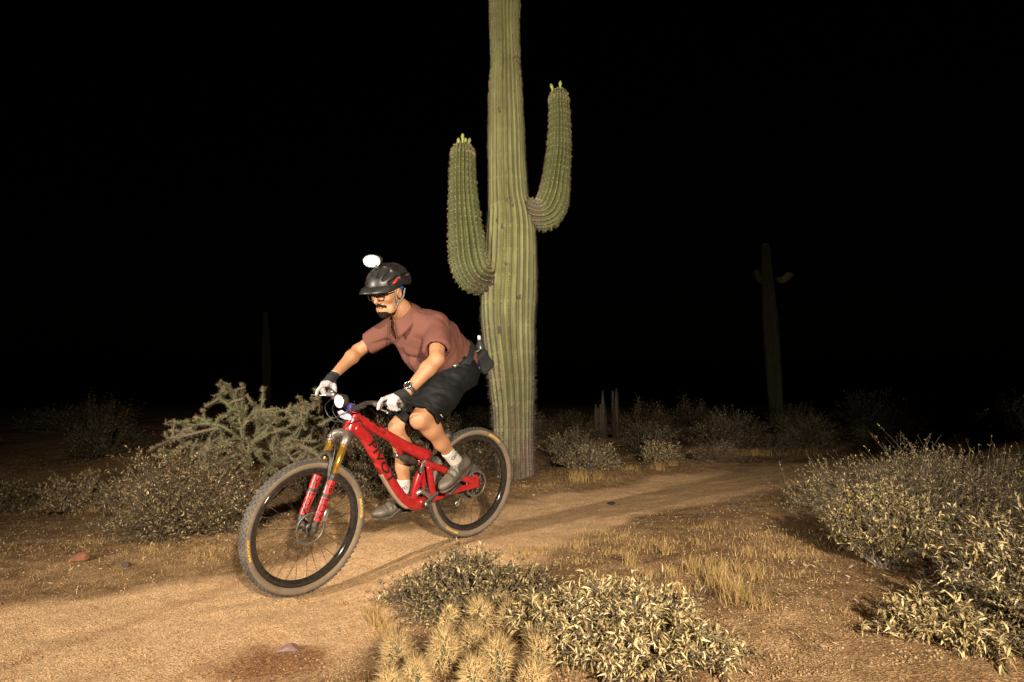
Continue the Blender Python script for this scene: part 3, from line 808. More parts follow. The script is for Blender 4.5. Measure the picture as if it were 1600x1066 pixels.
def saguaro_main():
    Y = 7.25
    g = at_depth(803, 744, Y); bz = gz(g[0], Y)
    # outline of the trunk: (py, left px, right px)
    pr = [(752, 772, 834), (735, 774, 834), (700, 773, 833), (640, 771, 834), (600, 766, 835), (560, 760, 835), (520, 755, 835), (480, 752, 836), (450, 754, 837), (410, 758, 837), (370, 760, 836),
          (345, 762, 834), (310, 764, 824), (270, 764, 821), (230, 764, 819), (200, 765, 818), (150, 765, 815), (115, 767, 813), (100, 769, 811), (80, 768, 811), (40, 767, 810), (0, 766, 811), (-60, 767, 810), (-110, 772, 806), (-135, 779, 799), (-146, 786, 792)]
    P = []; R = []
    for py, l, r in pr:
        a, b = at_depth(l, py, Y), at_depth(r, py, Y); P.append((a + b) / 2); R.append((b[0] - a[0]) / 2)
    P = np.array(P); R = np.array(R)
    P[0, 2] = bz - .05
    # resample
    z = P[:, 2]; zz = np.concatenate([np.linspace(z[0], z[-4], 210), np.linspace(z[-4], z[-1], 24)[1:]])
    path = np.stack([np.interp(zz, z, P[:, 0]), np.full(len(zz), Y), zz], -1); rad = np.interp(zz, z, R)
    kx = np.convolve(np.pad(path[:, 0], 4, 'edge'), np.ones(9) / 9, 'valid'); path[:, 0] = kx
    rs = np.convolve(np.pad(rad, 3, 'edge'), np.ones(7) / 7, 'valid'); rs[-20:] = rad[-20:]
    root = empty('saguaro_cactus', (path[0, 0], Y, bz)); tag(root, 'giant saguaro cactus with two upturned arms standing behind the cyclist', 'cactus')
    off = -np.array([path[0, 0], Y, bz])
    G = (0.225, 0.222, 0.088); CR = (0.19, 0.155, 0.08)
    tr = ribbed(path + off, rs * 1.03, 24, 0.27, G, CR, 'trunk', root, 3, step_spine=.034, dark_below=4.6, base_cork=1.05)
    # old wounds healed over with dark cork
    r_ = np.random.default_rng(6)
    for px, py, s in ((796, 322, .022), (803, 330, .016), (778, 352, .014), (786, 362, .018), (778, 520, .030), (806, 98, .02), (782, 181, .026), (790, 420, .014), (812, 470, .02), (770, 575, .02), (800, 640, .026)):
        a_ = at_depth(px, py, Y); i_ = int(np.argmin(np.abs(path[:, 2] - a_[2]))); dx = a_[0] - path[i_, 0]; rr_ = rs[i_] * .975
        c = np.array([a_[0], Y - math.sqrt(max(rr_ ** 2 - dx ** 2, .0004)), a_[2]]) + off; nrm = unit(c - (path[i_] + off))
        t1 = unit(np.cross([0, 0, 1.0], nrm)); t2 = np.cross(nrm, t1)
        th = np.linspace(0, 2 * PI, 13)[:-1]; V = [c + nrm * .002]
        for q, hgt in ((.55, .004), (1.0, .009), (1.25, -.008)):
            for a2 in th: V.append(c + (t1 * math.cos(a2) + t2 * math.sin(a2) * 1.2) * s * q * (1 + .18 * r_.normal()) + nrm * hgt)
        Fs_ = [(0, 1 + j, 1 + (j + 1) % 12) for j in range(12)] + [(1 + k * 12 + j, 1 + (k + 1) * 12 + j, 1 + (k + 1) * 12 + (j + 1) % 12, 1 + k * 12 + (j + 1) % 12) for k in (0, 1) for j in range(12)]
        mesh_obj('scar', np.array(V), Fs_, cork, tr)
    # arms
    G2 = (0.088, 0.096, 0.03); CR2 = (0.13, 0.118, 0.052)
    def arm(pts, wpx, seed, nb, dark, dy):
        Q = np.array([at_depth(px, py, Y + d) for (px, py, d) in pts]) + off
        W = np.array(wpx) / F_PX * Y / 2
        Pth = smooth_path(Q, 90); u = np.linspace(0, 1, len(Q)); uu = np.linspace(0, 1, len(Pth))
        rr = np.interp(uu, u, W)
        # round the tip
        t0 = unit(Pth[-1] - Pth[-2]); e = rr[-1]; a = np.linspace(0, PI / 2, 9)[1:]
        Pth = np.vstack([Pth, Pth[-1] + t0 * (e * np.sin(a))[:, None]]); rr = np.concatenate([rr, np.maximum(e * np.cos(a), .004)])
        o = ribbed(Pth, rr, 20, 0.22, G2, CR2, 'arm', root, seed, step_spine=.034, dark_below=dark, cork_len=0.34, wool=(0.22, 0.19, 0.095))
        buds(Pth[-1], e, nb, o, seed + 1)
        return o
    arm([(776, 424, -.05), (760, 434, -.12), (742, 430, -.20), (733, 408, -.22), (729, 375, -.22), (725, 330, -.20), (723, 285, -.18), (723, 245, -.16), (723, 240, -.16)],
        [34, 45, 57, 60, 56, 48, 42, 37, 35], 31, 6, 2.0, 0)
    arm([(816, 326, .0), (836, 336, .0), (853, 334, .0), (863, 315, .02), (868, 288, .04), (873, 240, .07), (874, 195, .07), (873, 160, .07), (873, 153, .07)],
        [42, 47, 52, 51, 46, 40, 35, 32, 30], 41, 4, 2.0, 0)
    return root
saguaro_main()

def saguaro_far(label, px, Y, ytop, wpx, arms, seed, base_py, group=None):
    g = at_depth(px, base_py, Y); bz = gz(g[0], Y); top = at_depth(px, ytop, Y)[2]
    root = empty('saguaro_cactus', (g[0], Y, bz)); tag(root, label, 'cactus', group)
    H = top - bz; zz = np.concatenate([np.linspace(-.1, H - .25, 60), H - .25 + .25 * np.sin(np.linspace(0, PI / 2, 9))[1:]])
    r0 = wpx / F_PX * Y / 2
    rr = r0 * np.interp(zz / H, [0, .15, .45, .62, .8, .95], [.92, 1.0, 1.08, .98, .72, .58]); rr[-8:] = rr[-9] * np.cos(np.linspace(0, PI / 2, 9))[1:] + .004
    lean = np.interp(zz / H, [0, 1], [0, (at_depth(px - 8, ytop, Y)[0] - top * 0 - at_depth(px, ytop, Y)[0])])
    path = np.stack([lean, 0 * zz, zz], -1)
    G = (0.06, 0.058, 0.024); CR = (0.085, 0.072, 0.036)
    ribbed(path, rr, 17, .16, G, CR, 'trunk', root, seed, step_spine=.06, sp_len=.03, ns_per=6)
    for pts, w in arms:
        Q = np.array([at_depth(a, b, Y) for a, b in pts]) - np.array([g[0], Y, bz]); Pth = smooth_path(Q, 26); rr = np.full(len(Pth), w / F_PX * Y / 2)
        rr[:4] *= np.linspace(.7, 1, 4); rr[-5:] *= np.array([.98, .93, .82, .6, .12])
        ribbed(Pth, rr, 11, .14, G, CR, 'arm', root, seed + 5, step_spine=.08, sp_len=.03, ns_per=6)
    return root
saguaro_far('tall slim saguaro with two stubby raised arms far out in the dark', 1213, 19.0, 381, 22, [([(1206, 440), (1192, 440), (1184, 432), (1181, 421)], 10), ([(1212, 436), (1222, 438), (1230, 433), (1236, 426)], 10)], 71, 632)
saguaro_far('barely visible dark saguaro far behind the cholla', 418, 46.0, 488, 13, [], 81, 625)

# weathered remains of a dead saguaro
snag_mat = mat('dead_cactus_wood', (0.03, 0.02, 0.011), 0.9, var=0.45, scale=9, bump=0.6, bscale=20)
def snag(label, px, py0, py1, wpx, Y, seed):
    r_ = np.random.default_rng(seed); a = at_depth(px, py0, Y); bz = gz(a[0], Y)
    root = empty('cactus_stump', (a[0], Y, bz)); tag(root, label, 'stump')
    top = at_depth(px, py1, Y)[2] - bz; R = wpx / F_PX * Y / 2
    for i in range(8):
        an = 2 * PI * i / 8; h = top * ((1.0 if i == 7 else .62 + .22 * r_.random()) if seed == 4 else (.90 + .10 * r_.random() if i % 5 else .78)); b = np.array([R * math.cos(an), R * math.sin(an), -.05])
        tip = b + np.array([r_.normal(0, .03), r_.normal(0, .03), h])
        pth = smooth_path([b, (b + tip) / 2 + r_.normal(0, .015, 3), tip], 8)
        V, Fc = tube(pth, np.array([.05, .05, .048, .046, .044, .040, .034, .026, .012])[:len(pth)] if len(pth) <= 9 else np.linspace(.036, .006, len(pth)), 6)
        MB().add(V, Fc).build('rib', snag_mat, root)
snag('jagged broken stump of a dead cactus with a thin splintered spike', 940, 648, 606, 9, 12.2, 4)
snag('square-topped broken stump of a dead cactus', 962, 645, 603, 7, 12.8, 8)

# ------------------------------------------------------------------ hedgehog cactus
hedge_skin = mat('hedgehog_skin', (0.055, 0.055, 0.025), 0.7, var=0.2)
hspine = mat('straw_spine', None, 0.55, vcol=True, spec=0.3)
def hedgehog():
    def stem_mesh(seed, H, R):
        r_ = np.random.default_rng(seed); n = 26; u = np.linspace(0, 1, n)
        prof = R * np.where(u < .5, 0.9 + .1 * np.sin(u / .5 * PI), np.sqrt(np.clip(1 - ((u - .5) / .5) ** 2, 0, 1)) * 0.9 + .008)
        th = np.linspace(0, 2 * PI, 66, endpoint=False); rib = np.abs(np.cos(11 * th / 2)) ** .8
        rr = prof[:, None] * (0.86 + .14 * rib)[None]
        V = np.stack([rr * np.cos(th), rr * np.sin(th), np.repeat((u * H)[:, None], 66, 1)], -1)
        i = np.arange(n - 1)[:, None] * 66; j = np.arange(66)[None]; k = (j + 1) % 66
        Fq = np.stack([i + j, i + k, i + 66 + k, i + 66 + j], -1).reshape(-1, 4)
        P = []; D = []
        for q in range(11):
            an = 2 * PI * q / 11
            for uu in np.concatenate([np.arange(.06, .86, .07), [.9, .94, .975]]) + r_.uniform(-.02, .02):
                a2 = an + r_.normal(0, .13); rad = np.interp(uu, u, prof)
                P.append((rad * math.cos(a2), rad * math.sin(a2), uu * H)); up = max(0, (uu - .35) / .65) ** 1.3 * 2.6 + .12
                D.append(unit((math.cos(a2), math.sin(a2), up)))
        P = np.array(P); D = np.array(D); n0 = len(P); per = 7
        Pp = np.repeat(P, per, 0); Dp = np.repeat(D, per, 0) + r_.normal(0, .5, (n0 * per, 3)); Dp /= np.linalg.norm(Dp, axis=1)[:, None]
        L = R * (0.5 + 0.5 * r_.random(n0 * per)); cen = r_.random(n0 * per) < .45; L[cen] *= 1.9
        sd = np.cross(Dp, r_.normal(size=Dp.shape)); sd /= np.linalg.norm(sd, axis=1)[:, None]; s2 = np.cross(Dp, sd); w = .0017
        b = [Pp + sd * w, Pp - sd * w * .5 + s2 * w * .87, Pp - sd * w * .5 - s2 * w * .87, Pp + Dp * L[:, None]]
        Vs = np.stack(b, 1).reshape(-1, 3); kk = np.arange(n0 * per)[:, None] * 4
        Fs = np.concatenate([kk + np.array(x) for x in ((0, 1, 3), (1, 2, 3), (2, 0, 3))])
        t = r_.random((n0 * per, 1)); c = (1 - t) * np.array([0.22, 0.125, 0.045]) + t * np.array([0.60, 0.43, 0.20])
        return (V.reshape(-1, 3), Fq), (Vs, Fs, np.repeat(c, 4, 0))
    stems = [(621, 1008, 1.0), (695, 1003, 1.05), (648, 1046, .8), (738, 993, .92), (779, 1016, 1.05), (844, 1008, 1.0), (755, 952, 1.0), (795, 956, .95), (714, 945, .95), (773, 936, .85), (700, 962, .8), (828, 1052, .9), (742, 1046, .9), (610, 1060, .75)]
    bx = on_ground(735, 1050)
    root = empty('hedgehog_cactus', tuple(bx)); tag(root, 'clump of straw-spined hedgehog cactus stems on the near gravel', 'cactus')
    r_ = np.random.default_rng(2)
    for i, (px, py, s) in enumerate(stems):
        H = .108 * s * (0.85 + .3 * r_.random()); R = .040 * s
        # the tip of the stem is seen at (px, py - 10); stand the stem on the ground below it
        rr = ray(px, py - 12)
        for t in np.arange(1.8, 6, .01):
            p = EYE + rr * t
            if p[2] < gz(p[0], p[1]) + H: break
        (V, Fq), (Vs, Fs, Cs) = stem_mesh(100 + i, H, R)
        st = mesh_obj('stem', V, Fq, hedge_skin, root)
        st.location = np.array([p[0], p[1], gz(p[0], p[1]) - .005]) - bx
        st.rotation_euler = (r_.normal(0, .12), r_.normal(0, .12), r_.random() * 6)
        so = mesh_obj('spines', Vs, Fs, hspine, st, smooth=False, colors=Cs); so['kind'] = 'stuff'
hedgehog()

# ------------------------------------------------------------------ cholla
cholla_skin = mat('cholla_skin', None, 0.75, vcol=True, var=0.2, scale=30)
def cholla():
    Y = 5.15
    base = at_depth(398, 800, Y); bz = gz(base[0], Y)
    root = empty('cholla_cactus', (base[0], Y, bz)); tag(root, 'tangled branching cholla cactus above the brown-green shrub', 'cactus')
    off = np.array([base[0], Y, bz])
    r_ = np.random.default_rng(12)
    def joint(pts, r0, r1, woody):
        pth = smooth_path(pts, max(6, int(np.linalg.norm(np.array(pts[-1]) - np.array(pts[0])) / .014)))
        n = len(pth); s = np.concatenate([[0], np.cumsum(np.linalg.norm(np.diff(pth, axis=0), axis=1))]); u = s / s[-1]
        rad = (r0 + (r1 - r0) * u) * np.where(u > .9, np.sqrt(np.clip(1 - ((u - .9) / .1) ** 2 * .85, .05, 1)), 1)
        t, A, B = frames(pth); ns = 10; th = np.linspace(0, 2 * PI, ns, endpoint=False)
        T, S = np.meshgrid(th, s)
        tub = 0.5 + 0.5 * np.cos(5 * T + S / .011) * np.cos(S / .011 * .8 + 2.5 * T)
        k = 0.12 if woody else 0.42
        R = rad[:, None] * (1 - k + k * 1.6 * tub)
        V = pth[:, None] + R[..., None] * (np.cos(T)[..., None] * A[:, None] + np.sin(T)[..., None] * B[:, None])
        g = np.array([0.066, 0.064, 0.024]) if r_.random() > .22 else np.array([0.10, 0.07, 0.04]); w = np.array([0.11, 0.08, 0.055])
        c = (w if woody else g) * (0.75 + .5 * r_.random()); C = c[None, None] * (0.7 + .55 * tub)[..., None]
        i = np.arange(n - 1)[:, None] * ns; j = np.arange(ns)[None]; k2 = (j + 1) % ns
        Fq = np.stack([i + j, i + k2, i + ns + k2, i + ns + j], -1).reshape(-1, 4)
        o = mesh_obj('trunk' if woody else 'branch', V.reshape(-1, 3), Fq, cholla_skin, root, colors=C.reshape(-1, 3))
        m = int(s[-1] / .0011) if not woody else int(s[-1] / .008)
        ri = r_.integers(0, n, m); a = r_.random(m) * 2 * PI
        dn = np.cos(a)[:, None] * A[ri] + np.sin(a)[:, None] * B[ri]; P = pth[ri] + dn * rad[ri][:, None]
        D = dn + r_.normal(0, .5, (m, 3)); D /= np.linalg.norm(D, axis=1)[:, None]; L = .010 + .022 * r_.random(m)
        sd = np.cross(D, r_.normal(size=D.shape)); sd /= np.linalg.norm(sd, axis=1)[:, None]
        Vs = np.stack([P - sd * .0011, P + sd * .0011, P + D * L[:, None]], 1).reshape(-1, 3)
        cs = np.repeat(np.array([0.22, 0.175, 0.095]) * (0.5 + .7 * r_.random((m, 1))), 3, 0)
        so = mesh_obj('spines', Vs, np.arange(len(Vs)).reshape(-1, 3), spine_mat, o, smooth=False, colors=cs); so['kind'] = 'stuff'
    def pt(px, py, d=0.0): return at_depth(px, py, Y + d) - off
    # woody trunks
    joint([pt(398, 805), pt(392, 770, -.02), pt(383, 730, -.03), pt(378, 690, 0)], .028, .022, True)
    joint([pt(400, 800, .05), pt(412, 760, .08), pt(425, 720, .1), pt(436, 690, .1)], .024, .018, True)
    joint([pt(405, 795, .1), pt(440, 760, .2), pt(470, 720, .2)], .02, .015, True)
    # main visible arms, traced
    main = [[(380, 700, 0), (376, 670, 0), (372, 640, 0), (366, 622, -.02), (357, 602, -.03)],
            [(372, 650, 0), (356, 632, -.05), (342, 622, -.08)],
            [(380, 690, 0), (380, 655, .03), (379, 630, .05), (377, 612, .05)],
            [(382, 660, 0), (396, 645, .05), (408, 636, .06), (411, 618, .08)],
            [(380, 690, 0), (350, 668, -.06), (322, 662, -.1), (298, 664, -.12), (270, 658, -.15)],
            [(330, 663, -.1), (315, 655, -.1), (303, 651, -.1)],
            [(340, 668, -.1), (310, 676, -.14), (285, 682, -.18), (262, 684, -.2)],
            [(300, 690, -.16), (280, 705, -.2), (262, 718, -.22)],
            [(372, 685, -.05), (350, 690, -.15), (338, 705, -.2), (345, 720, -.24)],
            [(380, 690, 0), (362, 700, -.12), (348, 698, -.2), (332, 710, -.24)],
            [(405, 690, .05), (405, 660, .06), (406, 640, .06)],
            [(395, 690, .05), (420, 668, .05), (432, 644, .03), (458, 641, .02)],
            [(410, 680, .05), (440, 672, 0), (462, 660, -.03), (472, 655, -.03)],
            [(436, 690, .1), (428, 668, .08), (420, 655, .06)],
            [(436, 690, .1), (452, 700, .05), (470, 690, 0), (495, 690, -.03)],
            [(455, 695, .05), (470, 670, .05), (475, 645, .06), (480, 629, .06)],
            [(470, 672, .05), (466, 652, .05), (462, 637, .05)],
            [(470, 720, .2), (484, 690, .15), (492, 660, .12), (500, 638, .1), (493, 616, .08)],
            [(480, 700, .15), (500, 705, .1), (515, 715, .1)],
            [(450, 700, .1), (440, 715, .02), (425, 725, -.05)],
            [(430, 700, .1), (455, 690, .0), (480, 700, -.05), (498, 712, -.08)],
            [(395, 690, 0), (388, 706, -.1), (392, 724, -.15)],
            [(350, 680, -.1), (322, 698, -.2), (300, 722, -.26), (290, 745, -.28)], [(330, 690, -.15), (312, 712, -.24), (318, 738, -.28)], [(372, 700, -.05), (362, 728, -.18), (345, 748, -.22)],
            [(440, 700, .05), (462, 722, .0), (478, 735, -.02)], [(470, 700, .1), (492, 726, .08), (505, 742, .08)], [(420, 690, .05), (428, 712, -.04), (418, 738, -.06)],
            [(300, 668, -.12), (284, 674, -.14), (270, 690, -.16)], [(410, 650, .05), (432, 656, .02), (450, 652, .0)], [(480, 660, .1), (500, 664, .08), (512, 656, .08)]]
    for m in main:
        joint([pt(*q) for q in m], .0125 * (.85 + .3 * r_.random()), .0105, False)
    # fill of short side joints
    for i in range(190):
        m = main[r_.integers(0, len(main))]; P = smooth_path([pt(*q) for q in m], 10); b = P[r_.integers(2, len(P))]
        d = unit(np.array([r_.normal(0, 1), r_.normal(0, 1), r_.normal(.15, .7)])); L = .06 + .15 * r_.random()
        e = b + d * L
        if e[2] > P[:, 2].max() + .06: e[2] = P[:, 2].max() + .05
        joint([b, b + d * L * .5 + r_.normal(0, .01, 3), e], .0105, .0095, False)
cholla()

# ------------------------------------------------------------------ bicycle (built in its own frame: x forward, y rider's left, z up, origin rear axle)
def rotm(ax, a):
    c, s = math.cos(a), math.sin(a)
    return np.array({'x': [[1, 0, 0], [0, c, -s], [0, s, c]], 'y': [[c, 0, s], [0, 1, 0], [-s, 0, c]], 'z': [[c, -s, 0], [s, c, 0], [0, 0, 1]]}[ax])
BM = rotm('z', 3.9085) @ rotm('y', 0.1045) @ rotm('x', -0.0956)
BT = np.array([-0.2785, 4.2379, 0.4984])
WR = 0.372
def L(px, py, v=0.0):
    """point of the bicycle frame seen at a pixel, at lateral offset v from the bicycle's mid plane"""
    o = BM.T @ (EYE - BT); dd = BM.T @ ray(px, py)
    return o + dd * ((v - o[1]) / dd[1])
def frame_empty(name, org):
    o = empty(name); m = np.eye(4); m[:3, :3] = BM; m[:3, 3] = BM @ np.asarray(org, float) + BT
    o.matrix_world = Matrix(m.tolist()); return o

B_ORG = np.array([0, 0, -WR])
bike = frame_empty('mountain_bike', B_ORG)
tag(bike, 'red full-suspension mountain bike rolling down the sandy trail', 'bicycle')
def bput(name, mb, mats, parent=None, smooth=True):
    if parent is None or parent is bike:
        for v in mb.v: v -= B_ORG
        return mb.build(name, mats, bike, smooth)
    for v in mb.v: v -= B_ORG
    return mb.build(name, mats, parent, smooth)

DUST = (0.40, 0.26, 0.15)
red = mat('red_frame_paint', (0.31, 0.003, 0.009), 0.28, var=0.1, scale=6, dust=DUST, dust_amt=0.10, dscale=40)
redl = mat('red_link_paint', (0.45, 0.02, 0.015), 0.35, var=0.1, dust=DUST, dust_amt=0.2, dscale=30)
blk = mat('black_alloy', (0.010, 0.010, 0.010), 0.55, var=0.2, dust=DUST, dust_amt=0.12)
blkg = mat('gloss_black_carbon', (0.012, 0.012, 0.013), 0.12, var=0.2, dust=DUST, dust_amt=0.06, dscale=60)
guard = mat('tan_rubber_guard', (0.30, 0.22, 0.15), 0.8, var=0.2)
gold = mat('gold_stanchion', (0.72, 0.40, 0.06), 0.22, metal=0.85, var=0.05)
silver = mat('silver_alloy', (0.62, 0.60, 0.56), 0.3, metal=0.9, var=0.15, dust=DUST, dust_amt=0.2)
greym = mat('grey_alloy', (0.12, 0.115, 0.105), 0.45, metal=0.5, var=0.2, dust=DUST, dust_amt=0.25)
rubber = mat('dusty_tread_rubber', (0.035, 0.03, 0.025), 0.9, var=0.3, scale=30, dust=(0.115, 0.097, 0.075), dust_amt=0.7, dscale=14)
sidew = mat('tan_sidewall', (0.15, 0.105, 0.066), 0.85, var=0.15, scale=20, dust=(0.24, 0.18, 0.125), dust_amt=0.4)
redtxt = mat('red_decal', (0.42, 0.008, 0.008), 0.4, var=0.05)
blktxt = mat('black_decal', (0.012, 0.008, 0.008), 0.4, var=0.05)
darkred = mat('dark_red_decal', (0.10, 0.006, 0.008), 0.4, var=0.05)
yeltxt = mat('yellow_print', (0.75, 0.42, 0.03), 0.6, var=0.1)
purple = mat('purple_anodised', (0.10, 0.07, 0.28), 0.35, metal=0.4, var=0.1)
lilac = mat('lilac_plate', (0.62, 0.52, 0.66), 0.45, var=0.12, scale=8)
cablem = mat('cable_housing', (0.02, 0.02, 0.02), 0.4, var=0.1)
spokem = mat('black_spoke', (0.03, 0.028, 0.026), 0.4, metal=0.5, var=0.1)

HA = math.radians(65.5)
SD = np.array([-math.cos(HA), 0, math.sin(HA)]); SN = np.array([math.sin(HA), 0, math.cos(HA)])
FA = np.array([1.18, 0, 0]); FOOT = FA - .044 * SN
_K = np.array([[0, -SD[2], SD[1]], [SD[2], 0, -SD[0]], [-SD[1], SD[0], 0]])
STEER = 0.1001
SS = np.eye(3) + math.sin(STEER) * _K + (1 - math.cos(STEER)) * _K @ _K
def st(P): return (np.asarray(P, float) - FOOT) @ SS.T + FOOT
def fk(s, a, y): return FOOT + s * SD + a * SN + np.array([0, y, 0])
def fput(name, mb, mats, parent=None, smooth=True):
    mb.v = [st(v) for v in mb.v]; return bput(name, mb, mats, parent, smooth)

# ---- wheels
def wheel(axle, R3, front):
    prof = [(.322, -.0155), (.3235, -.0175), (.305, -.0175), (.290, -.011), (.286, 0), (.290, .011), (.305, .0175), (.3235, .0175), (.322, .0155), (.316, .0)]
    V, Fc = lathe(prof, 96, closed=True)
    w = MB().add(V, Fc).build('wheel', blkg, bike)
    m = np.eye(4); m[:3, :3] = R3; m[:3, 3] = np.asarray(axle) - B_ORG; w.matrix_local = Matrix(m.tolist())
    # tyre casing: tan sides, dark tread
    side = [(.3215, .0165), (.327, .0240), (.335, .0292), (.343, .0305), (.350, .0295), (.3545, .0275)]
    t1 = MB()
    for sg in (1, -1):
        V, Fc = lathe([(r, h * sg) for r, h in side], 96); t1.add(V, Fc)
    t1.build('sidewall', sidew, w)
    tr = [(.3545, -.0275), (.360, -.0235), (.3655, -.012), (.3672, 0), (.3655, .012), (.360, .0235), (.3545, .0275)]
    V, Fc = lathe(tr, 96); tb = MB().add(V, Fc)
    for i in range(76):
        a0 = 2 * PI * i / 76
        for (off, r, y, sx, sy, sz, tilt) in ((0, .3685, .0055, .011, .008, .007, 0), (0, .3685, -.0055, .011, .008, .007, 0), (.5, .3655, .0150, .010, .0075, .008, .35), (.5, .3655, -.0150, .010, .0075, .008, -.35), (.15, .3590, .0268, .013, .008, .011, .9), (.15, .3590, -.0268, .013, .008, .011, -.9)):
            a = a0 + off * 2 * PI / 76
            bx, bf = box((0, 0, 0), (sx, sy, sz), bev=.0012)
            bx = bx @ rotm('x', -tilt).T
            e_r = np.array([math.cos(a), 0, math.sin(a)]); e_t = np.array([-math.sin(a), 0, math.cos(a)])
            tb.add(bx[:, :1] * e_t + bx[:, 1:2] * np.array([0, 1.0, 0]) + bx[:, 2:] * e_r + e_r * r + np.array([0, y, 0]), bf)
    to = tb.build('tyre', rubber, w, smooth=False); to['kind'] = 'stuff'
    # print on the tyre
    rr = np.array([s[0] for s in side]); hh = np.array([s[1] for s in side])
    for sg in (1, -1):
        for ph0 in ((math.radians(176), math.radians(-4)) if front else (math.radians(125), math.radians(-55))):
            Vt, Ft = text_geo('MAXXIS', .026, bold=.0006, cuts=1)
            u = Vt[:, 0] * 1.25; v = Vt[:, 1] * .72
            r = .3385 + v; y = np.interp(r, rr, hh) + .0007
            ph = ph0 + sg * u / .337
            MB().add(np.stack([r * np.cos(ph), sg * y, r * np.sin(ph)], 1), Ft).build('tyre_print', yeltxt, w)
    # hub
    hw = .048 if front else .066
    V, Fc = lathe([(.008, -hw), (.012, -hw), (.012, -.032), (.028, -.030), (.028, -.025), (.014, -.02), (.013, .02), (.028, .025), (.028, .030), (.012, .032), (.012, hw), (.008, hw), (0.0005, hw)], 24)
    MB().add(V, Fc).build('hub', blk, w)
    sm = []
    for sg in (1, -1):
        for cr in (1, -1):
            a, b = 0.0, cr * math.radians(62)
            p0 = np.array([.027 * math.cos(b), sg * .027, .027 * math.sin(b)]); p1 = np.array([.292, sg * .003, 0])
            V, Fc = tube([p0, (p0 + p1) / 2, p1], .0013, 5); mb = MB().add(V, Fc)
            me_o = mb.build('spoke', spokem, w); sm.append((me_o, sg, cr))
    for q, (o, sg, cr) in enumerate(sm):
        b0 = (0 if sg > 0 else .5) + (0 if cr > 0 else .25)
        for i in range(7):
            ob = o if i == 0 else o.copy()
            if i: col.objects.link(ob); ob.parent = w
            ob.rotation_euler = (0, 2 * PI * (i + b0) / 7, 0)
    # brake rotor on the left side
    y = .042 if front else .055
    rb = MB()
    for r0, r1 in ((.076, .090), (.022, .03)):
        V, Fc = lathe([(r0, y - .001), (r1, y - .001), (r1, y + .001), (r0, y + .001)], 60, closed=True); rb.add(V, Fc)
    for i in range(6):
        a = 2 * PI * i / 6; pts = [np.array([r * math.cos(a + (.09 - r) * 6), y, r * math.sin(a + (.09 - r) * 6)]) for r in (.026, .05, .078)]
        V, Fc = tube(pts, .004, 4, sx=.35); rb.add(V, Fc)
    rb.build('brake_rotor', greym, w)
    # valve
    V, Fc = tube([(-.29, 0, 0), (-.245, 0, 0)], .003, 6); MB().add(V @ rotm('y', .6).T, Fc).build('valve', blk, w)
    return w
wheel((0, 0, 0), np.eye(3), False)
wheel(st(FA), SS, True)

# ---- fork
crown = MB()
V, Fc = tube(smooth_path([fk(.470, .044, .066), fk(.515, .040, .060), fk(.540, .012, .0), fk(.515, .040, -.060), fk(.470, .044, -.066)], 22), .0245, 10); crown.add(V, Fc)
V, Fc = tube([fk(.52, 0, 0), fk(.56, 0, 0)], .030, 12); crown.add(V, Fc)
crown_o = fput('fork_crown', crown, greym)
for sg in (1, -1):
    V, Fc = tube([fk(.26, .044, .066 * sg), fk(.48, .044, .066 * sg)], .0200, 14)
    fput('fork_stanchion', MB().add(V, Fc), gold)
    low = MB()
    V, Fc = tube([fk(-.035, .040, .066 * sg), fk(-.02, .044, .066 * sg), fk(.03, .044, .066 * sg), fk(.285, .044, .066 * sg), fk(.308, .044, .066 * sg), fk(.310, .044, .066 * sg)], [.009, .019, .0235, .0262, .0295, .023], 16); low.add(V, Fc)
    V, Fc = tube([fk(0, .044, .040 * sg), fk(0, .044, .088 * sg)], .014, 12); low.add(V, Fc)
    lo = fput('fork_lower', low, blk)
    # lettering wrapped round the leg
    for s_a, s_b in ((.050, .178), (.198, .272)):
        Vp = []; Fp = []; nn = 11
        for i_, ss in enumerate(np.linspace(s_a, s_b, 6)):
            for aa in np.linspace(-1.15, 1.15, nn):
                an_ = aa + (.25 if sg > 0 else .7); rd = np.interp(ss, [.03, .285], [.0235, .0262]) + .0006
                Vp.append(fk(ss, .044 + rd * math.sin(an_), sg * .066 + rd * math.cos(an_)))
        for i_ in range(5):
            for j_ in range(nn - 1): Fp.append((i_ * nn + j_, i_ * nn + j_ + 1, (i_ + 1) * nn + j_ + 1, (i_ + 1) * nn + j_))
        fput('decal', MB().add(np.array(Vp), Fp), redtxt, lo)
    for word, s0, size in (('FOX', .114, .058), ('36', .235, .050)):
        Vt, Ft = text_geo(word, size, bold=.0006, cuts=3)
        u = Vt[:, 0] * 1.05; v = Vt[:, 1]; an = v / .026
        rad = .0250 + .0016
        a0 = 0.25
        pos = np.array([fk(s0 - uu, .044 + rad * math.sin(aa + a0), sg * (.066 + rad * math.cos(aa + a0))) if sg > 0 else fk(s0 - uu, .044 + rad * math.sin(aa + .7), -.066 + rad * math.cos(aa + .7)) for uu, aa in zip(u, an)])
        fput('lettering', MB().add(pos, Ft), blktxt, lo)
arch = MB()
V, Fc = tube(smooth_path([fk(.285, .060, .064), fk(.335, .074, .060), fk(.385, .080, .046), fk(.405, .080, 0), fk(.385, .080, -.046), fk(.335, .074, -.060), fk(.285, .060, -.064)], 30), .0145, 10); arch.add(V, Fc)
fput('fork_arch', arch, blk)
cal = MB()
V, Fc = box(fk(.085, -.005, .052), (.03, .03, .07), np.stack([SN, [0, 1, 0], SD], 1), bev=.005); cal.add(V, Fc)
V, Fc = tube([fk(.05, .03, .062), fk(.12, .03, .062)], .010, 8); cal.add(V, Fc)
fput('brake_caliper', cal, silver)

